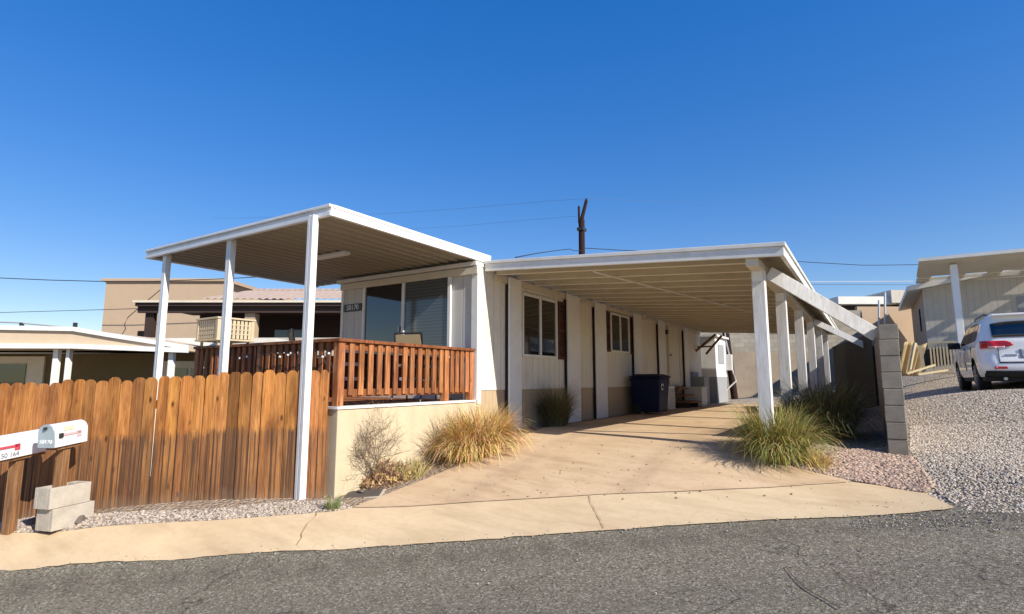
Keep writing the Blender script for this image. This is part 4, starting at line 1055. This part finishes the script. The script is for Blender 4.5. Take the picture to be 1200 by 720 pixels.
    m = MB().add([(ox-.02,oy+.9,cz0+1.745),(ox+.02,oy+.9,cz0+1.745),(ox+.02,oy+1.15,cz0+1.745),(ox-.02,oy+1.15,cz0+1.745),(ox,oy+.93,cz0+1.81),(ox,oy+.98,cz0+1.80)], [(0,1,4),(1,2,5,4),(2,3,5),(3,0,4,5)]); m.build('antenna_fin', 'black_rubber', r)
    for s in (-.55,.55): MB().tube([(ox+s, oy+.02, cz0+.30),(ox+s, oy+.2, cz0+.30)], .035, 10).build('exhaust_pipe', 'grey_steel', r, smooth=True)
suv()

# ------------------------------------------------------------------ neighbour to the right
nh = thing('neighbour_house', 'beige raised house with slatted patio cover behind the white vehicle', 'house', (6, 26, 1.9))
WY = 26.1
MB().box(1.95, 14, WY, WY+.15, 1.5, 5.25).build('front_wall', 'grey_siding', nh)
MB().box(1.95, 2.1, WY+.15, 33, 1.5, 5.2).build('side_wall', 'sand_stucco', nh)
MB().box(4.6, 9.0, WY-.03, WY-.002, 1.9, 4.55).build('garage_door', 'grey_panel', nh)
w = MB().box(1.93,1.948,28.0,28.5,3.6,4.5).build('vent', 'dark_interior', nh)
r_ = MB().add([(1.35,25.7,4.95),(1.35,33.2,4.95),(5,25.7,6.0),(5,33.2,6.0),(1.35,25.7,5.07),(1.35,33.2,5.07),(5,25.7,6.12),(5,33.2,6.12)],
     [(0,1,3,2),(4,6,7,5),(0,2,6,4),(1,5,7,3),(0,4,5,1),(2,3,7,6)]); 
# patio cover in front: solid sheet, open lattice next to the wall
fz, bz = 5.72, 5.28
def nz(y): return fz-(fz-bz)*(y-23.6)/2.5
def ybox(mb, x0, x1, y0, y1, h0, h1):
    return mb.add([(x0,y0,nz(y0)+h0),(x1,y0,nz(y0)+h0),(x1,y1,nz(y1)+h0),(x0,y1,nz(y1)+h0),(x0,y0,nz(y0)+h1),(x1,y0,nz(y0)+h1),(x1,y1,nz(y1)+h1),(x0,y1,nz(y1)+h1)],
      [(3,2,1,0),(4,5,6,7),(0,1,5,4),(1,2,6,5),(2,3,7,6),(3,0,4,7)])
ybox(MB(), 1.75, 16, 23.6, 25.36, 0, .06).build('cover_sheet', 'cream_paint', nh)
MB().box(1.70, 16, 23.53, 23.598, fz-.03, fz+.08).build('fascia', 'roof_white', nh)
for k in range(12):
    x = 1.8+k*1.0; ybox(MB(), x, x+.4, 25.361, WY-.01, 0, .05).build('lattice_panel', 'cream_paint', nh)
for y in (25.46, 25.61, 25.76, 25.91): ybox(MB(), 1.75, 16, y, y+.035, -.05, -.002).build('lattice_bar', 'cream_paint', nh)
for x in (2.72, 6.4, 10):
    MB().box(x-.10, x+.10, 24.0, 24.20, 1.7, 5.55).build('post', 'white_paint', nh, bevel=.01)
ro = MB().add([(1.45,25.75,4.98),(1.45,33.2,4.98),(5.5,25.75,5.6),(5.5,33.2,5.6),(1.45,25.75,5.16),(1.45,33.2,5.16),(5.5,25.75,5.8),(5.5,33.2,5.8)],
     [(0,1,3,2),(4,6,7,5),(0,2,6,4),(1,5,7,3),(0,4,5,1),(2,3,7,6)]).build('roof', 'roof_white', nh)
rl = thing('porch_railing', 'pale slatted railing standing left of the parked vehicle', 'railing', (2.2, 21.7, 1.8))
r0 = at(1093,436,17.6); r1 = at(1124,432,17.2)
zb = r0.z-.1
for k in range(9):
    u = k/8; MB().beam((r0.x+(r1.x-r0.x)*u, r0.y+(r1.y-r0.y)*u, zb+.05), (r0.x+(r1.x-r0.x)*u, r0.y+(r1.y-r0.y)*u, zb+.98), .045, .045).build('baluster', 'pale_lumber', rl)
MB().beam((r0.x,r0.y,zb+1.02),(r1.x,r1.y,zb+1.02),.07,.06).build('top_rail', 'pale_lumber', rl); MB().beam((r0.x,r0.y,zb+.05),(r1.x,r1.y,zb+.05),.05,.06).build('bottom_rail', 'pale_lumber', rl)
# draped tarp and loose boards
def tarp():
    a = at(1061,436,17.2); b = at(1091,434,17.6); m = MB(); N, K = 24, 10; g = []
    for k in range(K):
        for i in range(N):
            u = i/(N-1); v = k/(K-1); off = .10*sin(u*19)*(1-v*.5)+.05*sin(u*41+1)
            dn = Vector((b.y-a.y, -(b.x-a.x), 0)).normalized()
            p = a.lerp(b, u)+dn*(off-(.35*(1-v)))
            h = (1.0+.06*sin(u*7))*v
            g.append((p.x+0, p.y, a.z-.12+h))
    m.add(g, [(q*N+w, q*N+w+1, (q+1)*N+w+1, (q+1)*N+w) for q in range(K-1) for w in range(N-1)])
    o = m.build('tarp', 'tarp_tan', smooth=True, origin=(a.x,a.y,a.z-.1)); s = o.modifiers.new('s','SOLIDIFY'); s.thickness = .02
    tag(o, 'crumpled tan tarp draped upright behind the block pillar', 'tarp')
tarp()
bd = [((1062,437),(1095,428),16.8),((1075,438),(1110,434),16.6),((1066,432),(1072,402),16.9),((1083,436),(1078,405),16.9)]
BL = ['pale board lying flat, longest of the lumber before the tarp','pale board lying nearest the parked vehicle wheels','pale board leaning upright at the left of the tarp','pale board leaning upright at the right of the tarp']
for (pa, pb_, d), lb in zip(bd, BL):
    a = at(*pa, d); b = at(*pb_, d); a.z -= .03
    tag(MB().beam(a, b, .09, .05).build('board', 'pale_lumber', origin=a), lb, 'board', 'loose lumber behind the pillar')
dwall = MB().beam(at(1040,415,21)+Vector((0,0,-.6)), at(1130,408,20.6)+Vector((0,0,-.6)), .12, 1.3).build('low_wall', 'dark_brown_trim', origin=at(1085,425,20.8))
tag(dwall, 'low dark wall behind the tarp and railing', 'wall')
# far house between carport and neighbour
fh = thing('far_house', 'distant low house with dark eaves and pale roof beyond the back wall', 'house', at(1020,370,34))
a = at(985,372,34); b = at(1066,372,36)
hbox(MB(), 19.8, 25.5, 33, 39, 1.5, 6.05).build('wall', 'dark_brown_trim', fh)
hbox(MB(), 19.2, 22.6, 32.4, 40, 6.052, 6.5).build('roof', 'roof_white', fh)
hbox(MB(), 22.2, 26.0, 32.2, 40, 6.10, 6.85).build('roof', 'grey_siding', fh)
hbox(MB(), 20.6, 21.6, 32.93, 32.998, 5.0, 5.6).build('window', 'window_glass', fh)
cwl = MB(); hbox(cwl, 17.2, 23.5, 27.5, 27.7, 1.5, 5.25); tag(cwl.build('garden_wall', 'sand_stucco', origin=(*cd(20,27.6),1.5)), 'pale plastered garden wall below the distant house', 'wall')
for k, (pxx, y0_, y1_) in enumerate(((1030,385,352),(1037,382,343))):
    a = at(pxx, y0_, 26.5); b = at(pxx, y1_, 26.5)
    tag(MB().tube([a,b], .045, 8).build('vent_pipe', 'appliance_white', origin=a), ('shorter' if k==0 else 'taller')+' thin pale pipe rising above the garden wall', 'pipe', 'thin pipes above the garden wall')
# ------------------------------------------------------------------ neighbour to the left
nl = thing('neighbour_bungalow', 'low olive bungalow with white flat roof behind the picket fence', 'house', (*cd(-8.5,11),0))
MBn = MB()
hbox(MBn, -16, -6.9, 13.2, 17.5, -.3, 2.24); MBn.build('wall', 'olive_wall', nl)
# porch roof: front fascia runs left to right, its right end drops
a0 = Vector((*cd(-14,10.0),0)); 
pf = MB()
ptsb = [(-16,2.30,2.78),(-9.2,2.30,2.68),(-8.5,2.28,2.56),(-6.9,2.22,2.30)]
for (ca, za, ta), (cb_, zb_, tb) in zip(ptsb[:-1], ptsb[1:]):
    vs = []
    for d in (11.7, 14.5):
        vs += [(*cd(ca,d+(ca+9)*.06),za),(*cd(cb_,d+(cb_+9)*.06),zb_),(*cd(cb_,d+(cb_+9)*.06),tb),(*cd(ca,d+(ca+9)*.06),ta)]
    pf.add(vs, [(0,1,2,3),(7,6,5,4),(0,4,5,1),(3,2,6,7),(1,5,6,2),(0,3,7,4)])
pf.build('porch_roof', 'porch_cream', nl)
gm = MB(); 
for (ca, za), (cb_, zb_) in zip([(-16,2.31),(-9.2,2.31),(-6.85,2.23)][:-1], [(-16,2.31),(-9.2,2.31),(-6.85,2.23)][1:]):
    gm.beam((*cd(ca,11.66+(ca+9)*.06),za),(*cd(cb_,11.66+(cb_+9)*.06),zb_), .06, .10)
gm.build('fascia', 'white_paint', nl)
gm = MB()
for (ca, za), (cb_, zb_) in zip([(-16,2.78),(-9.2,2.68),(-8.5,2.56),(-6.85,2.30)][:-1], [(-16,2.78),(-9.2,2.68),(-8.5,2.56),(-6.85,2.30)][1:]):
    gm.beam((*cd(ca,11.66+(ca+9)*.06),za-.01),(*cd(cb_,11.66+(cb_+9)*.06),zb_-.01), .05, .09)
gm.build('roof_edge', 'white_paint', nl)
for c, d in ((-9.66,11.85),(-9.40,11.85),(-7.28,11.95)):
    pw = .05 if c != -9.40 else .035
    m = MB(); hbox(m, c-pw, c+pw, d-.05, d+.05, -.2, 2.27); m.build('post', 'white_paint', nl)
for c0, c1 in ((-8.2,-6.95),):
    m = MB(); hbox(m, c0, c1, 13.14, 13.198, 1.05, 2.05); wo = m.build('window', 'cream_paint', nl)
    m = MB(); hbox(m, c0+.15, (c0+c1)/2-.04, 13.12, 13.135, 1.15, 1.88); hbox(m, (c0+c1)/2+.04, c1-.12, 13.12, 13.135, 1.15, 1.88); m.build('pane', 'window_glass', wo)
m = MB(); hbox(m, -12.5, -11.0, 13.14, 13.198, .1, 2.16); dd_ = m.build('door', 'cream_paint', nl)
m = MB(); hbox(m, -12.3, -11.4, 13.12, 13.135, .1, 1.98); m.build('pane', 'window_glass', dd_)
m = MB(); hbox(m, -10.5, -6.2, 14.6, 17.5, 2.245, 2.70); m.build('roof', 'roof_white', nl)
rp_ = MB().tube([(*cd(-14,12.2),2.96),(*cd(-10.9,12.2),2.86),(*cd(-9.6,12.2),2.74)], .018, 6); rp_.build('roof_conduit', 'grey_panel', nl)
for c in (-9.62,-10.8):
    m = MB(); hbox(m, c-.03, c+.03, 12.17, 12.23, 2.62, 2.86); m.build('roof_vent', 'dark_metal', nl)
# evaporative cooler
ec = thing('evaporative_cooler', 'tan louvred evaporative cooler box on the bungalow roof', 'cooler', (*cd(-6.1,11.9),2.3))
e0, e1 = Vector(cd(-6.72,12.0)), Vector(cd(-6.15,11.35)); 
u_ = (Vector(cd(-6.20,11.9))-Vector(cd(-6.75,12.35))); 
ecx, ecy = cd(-7.02, 13.6); A1 = Vector((.843,-.537,0)); 
ex = Vector((cos(AL-radians(34)), sin(AL-radians(34)), 0)); ey = Vector((-ex.y, ex.x, 0))
zc0, zc1 = 2.56, 3.06
ctr = Vector((ecx, ecy, (zc0+zc1)/2))
MB().obox(ctr, ex*.44, ey*.42, (0,0,.21)).build('cabinet', 'dark_brown_trim', ec)
fr = MB()
for s in (-1,1):
    for t in (-1,1): fr.obox(ctr+ex*.44*s+ey*.42*t, ex*.04, ey*.04, (0,0,.235))
fr.obox(ctr+Vector((0,0,.255)), ex*.50, ey*.48, (0,0,.022)); fr.obox(ctr-Vector((0,0,.255)), ex*.50, ey*.48, (0,0,.022))
fr.build('frame', 'cooler_tan', ec, bevel=.008)
lv = MB()
for s in (-1,1):
    for k in range(8):
        q = -.345+k*.0985; lv.obox(ctr+ex*.455*s+ey*q, ex*.010, ey*.034, (0,0,.22)); lv.obox(ctr+ey*.435*s+ex*q, ex*.034, ey*.010, (0,0,.22))
    for z_ in (-.11, 0, .11): lv.obox(ctr+ex*.462*s+Vector((0,0,z_)), ex*.008, ey*.36, (0,0,.012)); lv.obox(ctr+ey*.442*s+Vector((0,0,z_)), ex*.36, ey*.008, (0,0,.012))
lv.build('louvres', 'cooler_tan', ec)
lg = MB()
for s in (-1,1):
    for t in (-1,1): lg.obox(ctr+ex*.38*s+ey*.36*t-Vector((0,0,.36)), ex*.025, ey*.025, (0,0,.085))
lg.build('stand', 'cooler_tan', ec)
# tan stucco two storey building
tb = thing('stucco_building', 'tall tan stucco building with flat parapet at far left', 'building', (*cd(-19,30),0))
m = MB(); hbox(m, -22.2, -15.6, 30, 40, -.5, 6.95); m.build('wall', 'sand_stucco', tb)
m = MB(); hbox(m, -22.4, -15.6, 29.85, 40.1, 6.952, 7.12); m.build('parapet', 'sand_stucco', tb, bevel=.03)
m = MB()
pts = [(-15.599,6.95),(-12.2,5.85),(-12.2,-.5),(-15.599,-.5)]
m.prism([(*cd(c_,30.3),z_) for c_, z_ in pts], Vector((*cd(0,8),0))); m.build('wing', 'sand_stucco', tb)
m = MB(); m.prism([(*cd(c_,30.0),z_) for c_, z_ in [(-15.598,6.96),(-11.9,5.80),(-11.9,5.98),(-15.598,7.13)]], Vector((*cd(0,8.2),0))); m.build('wing_roof', 'sand_stucco', tb)
m = MB(); hbox(m, -20.2, -19.65, 29.95, 29.998, 3.55, 4.25); m.build('window', 'dark_interior', tb)
# tile roofed house with deep dark porch
th_ = thing('tile_roof_house', 'house with pink tile roof and deep dark porch beyond the deck', 'house', (*cd(-9,20),0))
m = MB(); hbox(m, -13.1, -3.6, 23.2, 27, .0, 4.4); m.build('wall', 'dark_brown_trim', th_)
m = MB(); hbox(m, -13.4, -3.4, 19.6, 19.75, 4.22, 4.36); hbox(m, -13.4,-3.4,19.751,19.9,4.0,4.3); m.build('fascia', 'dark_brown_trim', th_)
m = MB(); hbox(m, -13.45, -3.4, 19.52, 19.6, 4.34, 4.42); m.build('eave_edge', 'cream_paint', th_)
# corrugated clay tiles
def tiles():
    m = MB(); c0, c1 = -11.0, -3.4; N = 230; M = 7; g = []
    for k in range(M):
        for i in range(N):
            c = c0+(c1-c0)*i/(N-1); v = k/(M-1); d = 19.55+v*3.6; z = 4.44+v*.88+.055*abs(sin((c)*pi/.26))+ (0.02 if k%2 else 0)
            g.append((*cd(c,d), z))
    m.add(g, [(a*N+b, a*N+b+1, (a+1)*N+b+1, (a+1)*N+b) for a in range(M-1) for b in range(N-1)])
    for i in range(29):
        c = c0+.13+i*.26; m.tube([(*cd(c,23.1),5.36),(*cd(c+.2,23.1),5.36)], .07, 8)
    m.build('roof', 'clay_tile', th_, smooth=True)
tiles()
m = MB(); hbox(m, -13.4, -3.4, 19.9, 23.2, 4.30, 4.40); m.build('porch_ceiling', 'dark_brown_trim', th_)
m = MB(); hbox(m, -9.62, -9.25, 19.9, 20.25, .2, 4.0); m.build('pillar', 'sand_stucco', th_)
m = MB(); hbox(m, -13.2, -12.9, 19.9, 20.1, .2, 4.2); m.build('pillar', 'dark_brown_trim', th_)
m = MB(); hbox(m, -9.9, -8.75, 23.14, 23.198, 2.6, 3.7); m.build('window', 'blind_glass', th_)
m = MB(); hbox(m, -21, -5.6, 18.6, 18.8, .0, 3.02); tag(m.build('boundary_wall', 'cinder_pale', origin=(*cd(-13,18.7),0)), 'pale masonry boundary wall below the dark porch', 'wall')

# ------------------------------------------------------------------ utility pole and lines
up = thing('utility_pole', 'dark wooden utility pole with crooked top above the carport roof', 'utility pole', (*cd(3,26),.5))
PD = 26
b0 = at(683.5,470,PD); b0.z = .3; t0 = at(681.5,258,PD)
MB().tube([b0, t0], [.16,.145], 12).build('pole', 'pole_wood', up, smooth=True)
MB().tube([at(681,262,PD), at(683,252,PD), at(687,236,PD), at(687.3,233,PD)], [.11,.09,.08,.04], 8).build('crossarm', 'pole_wood', up)
MB().tube([at(678.8,262,PD), at(678.3,242,PD)], .055, 6).build('pin', 'pole_wood', up)
MB().box(t0.x-.16,t0.x+.16,t0.y-.2,t0.y+.2,t0.z-.55,t0.z-.40).build('band', 'dark_metal', up)
def wire(label, pix, mat='wire_black', r=.018):
    pts = [at(*p) for p in pix]; out = []
    for a, b in zip(pts[:-1], pts[1:]):
        for k in range(8): out.append(a.lerp(b, k/8))
    out.append(pts[-1])
    tag(MB().tube(out, r, 5).build('power_line', mat, origin=pts[0]), label, 'power line', 'overhead power lines')
wire('dark overhead line crossing low sky left of the stucco building', [(-60,324,28),(0,326,28),(60,328.5,28),(117,330,28),(180,330,28),(260,327,28),(330,323.5,28),(420,316,28)], r=.022)
wire('thin line below the others, reaching the dark porch corner', [(-60,368,27),(0,366.5,27),(90,364,27),(175,361.5,20.5)], r=.014)
wire('service line drooping from the pole toward the patio cover', [(682,294,26),(672,294,25),(668,292,24.5),(655,293.5,22),(630,297,18),(604,302,12)], r=.016)
wire('dark line leaving the pole low across the carport roof', [(685,291,26),(720,293,27),(760,295,28),(850,301,30),(940,307,32),(1010,311,32),(1030,311,32),(1095,310,33)], r=.02)
wire('faint high line running left from the pole top', [(686,233,26),(640,236,27),(560,243,29),(480,249,31),(380,254,34),(250,256,40)], 'wire_faint', .007)
wire('faint high line running right from the pole top', [(686,233,26),(740,235,28),(800,237,31),(900,238,36),(1100,236,45)], 'wire_faint', .007)
wire('faint middle line below the pole top on the left', [(681,253,26),(620,258,28),(540,265,30),(420,272,33)], 'wire_faint', .006)
wire('pale line low in the sky beside the slatted neighbour house', [(900,331,40),(970,330.5,40),(1070,330,40)], 'wire_pale', .030)
wire('thin line just under the pale one at right', [(900,334,38),(970,333.5,38),(1075,334,38)], r=.012)
sw = thing('service_drop', 'slack cable hanging from the dark porch corner at left', 'cable', at(184,340,20))
MB().tube([at(190,338,20.2), at(172,353,20.2), at(150,372,20.2), at(146,380,20.2), at(147,386,20.2), at(143,392,20.2)], .015, 5).build('cable', 'wire_black', sw)

# ------------------------------------------------------------------ light, sky, camera
SX, SY, EL_ = .987, -.158, radians(34.3)
sun = bpy.data.lights.new('sun', 'SUN'); sun.energy = 4.6; sun.angle = radians(.53); sun.color = (1, .93, .82)
so = bpy.data.objects.new('sun', sun); COL.objects.link(so)
sdv = Vector((SX*cos(EL_), SY*cos(EL_), sin(EL_))); so.rotation_euler = (-sdv).to_track_quat('-Z', 'Y').to_euler(); so.location = (20,-5,20)
w = bpy.data.worlds.new('World'); SC.world = w; w.use_nodes = True; nt = w.node_tree
sky = nt.nodes.new('ShaderNodeTexSky'); sky.sky_type = 'NISHITA'; sky.sun_disc = False
sky.sun_elevation = EL_; sky.sun_rotation = math.atan2(SX, SY)
sky.air_density = 1.0; sky.dust_density = .2; sky.ozone_density = 2.5; sky.altitude = 300
hs = nt.nodes.new('ShaderNodeHueSaturation'); hs.inputs['Saturation'].default_value = 2.0; hs.inputs['Hue'].default_value = .520; hs.inputs['Value'].default_value = 1.62
bg = nt.nodes['Background']; bg.inputs['Strength'].default_value = .14
gm_ = nt.nodes.new('ShaderNodeGamma'); gm_.inputs['Gamma'].default_value = .55
nt.links.new(sky.outputs[0], gm_.inputs['Color']); nt.links.new(gm_.outputs[0], hs.inputs['Color']); nt.links.new(hs.outputs[0], bg.inputs['Color'])
cam = bpy.data.cameras.new('camera'); co = bpy.data.objects.new('camera', cam); COL.objects.link(co)
cam.sensor_width = 36; cam.lens = 36*F/1200; cam.clip_end = 2000; cam.clip_start = .05
co.location = (0,0,CZ); co.rotation_euler = (radians(90)+PIT, 0, AL)
SC.camera = co
SC.view_settings.view_transform = 'Standard'; SC.view_settings.look = 'None'; SC.view_settings.gamma = 1; SC.view_settings.exposure = .5
SC.render.engine = 'CYCLES'; SC.render.resolution_x = 1024; SC.render.resolution_y = 614
for o in bpy.data.objects:
    if '_o' in o: del o['_o']
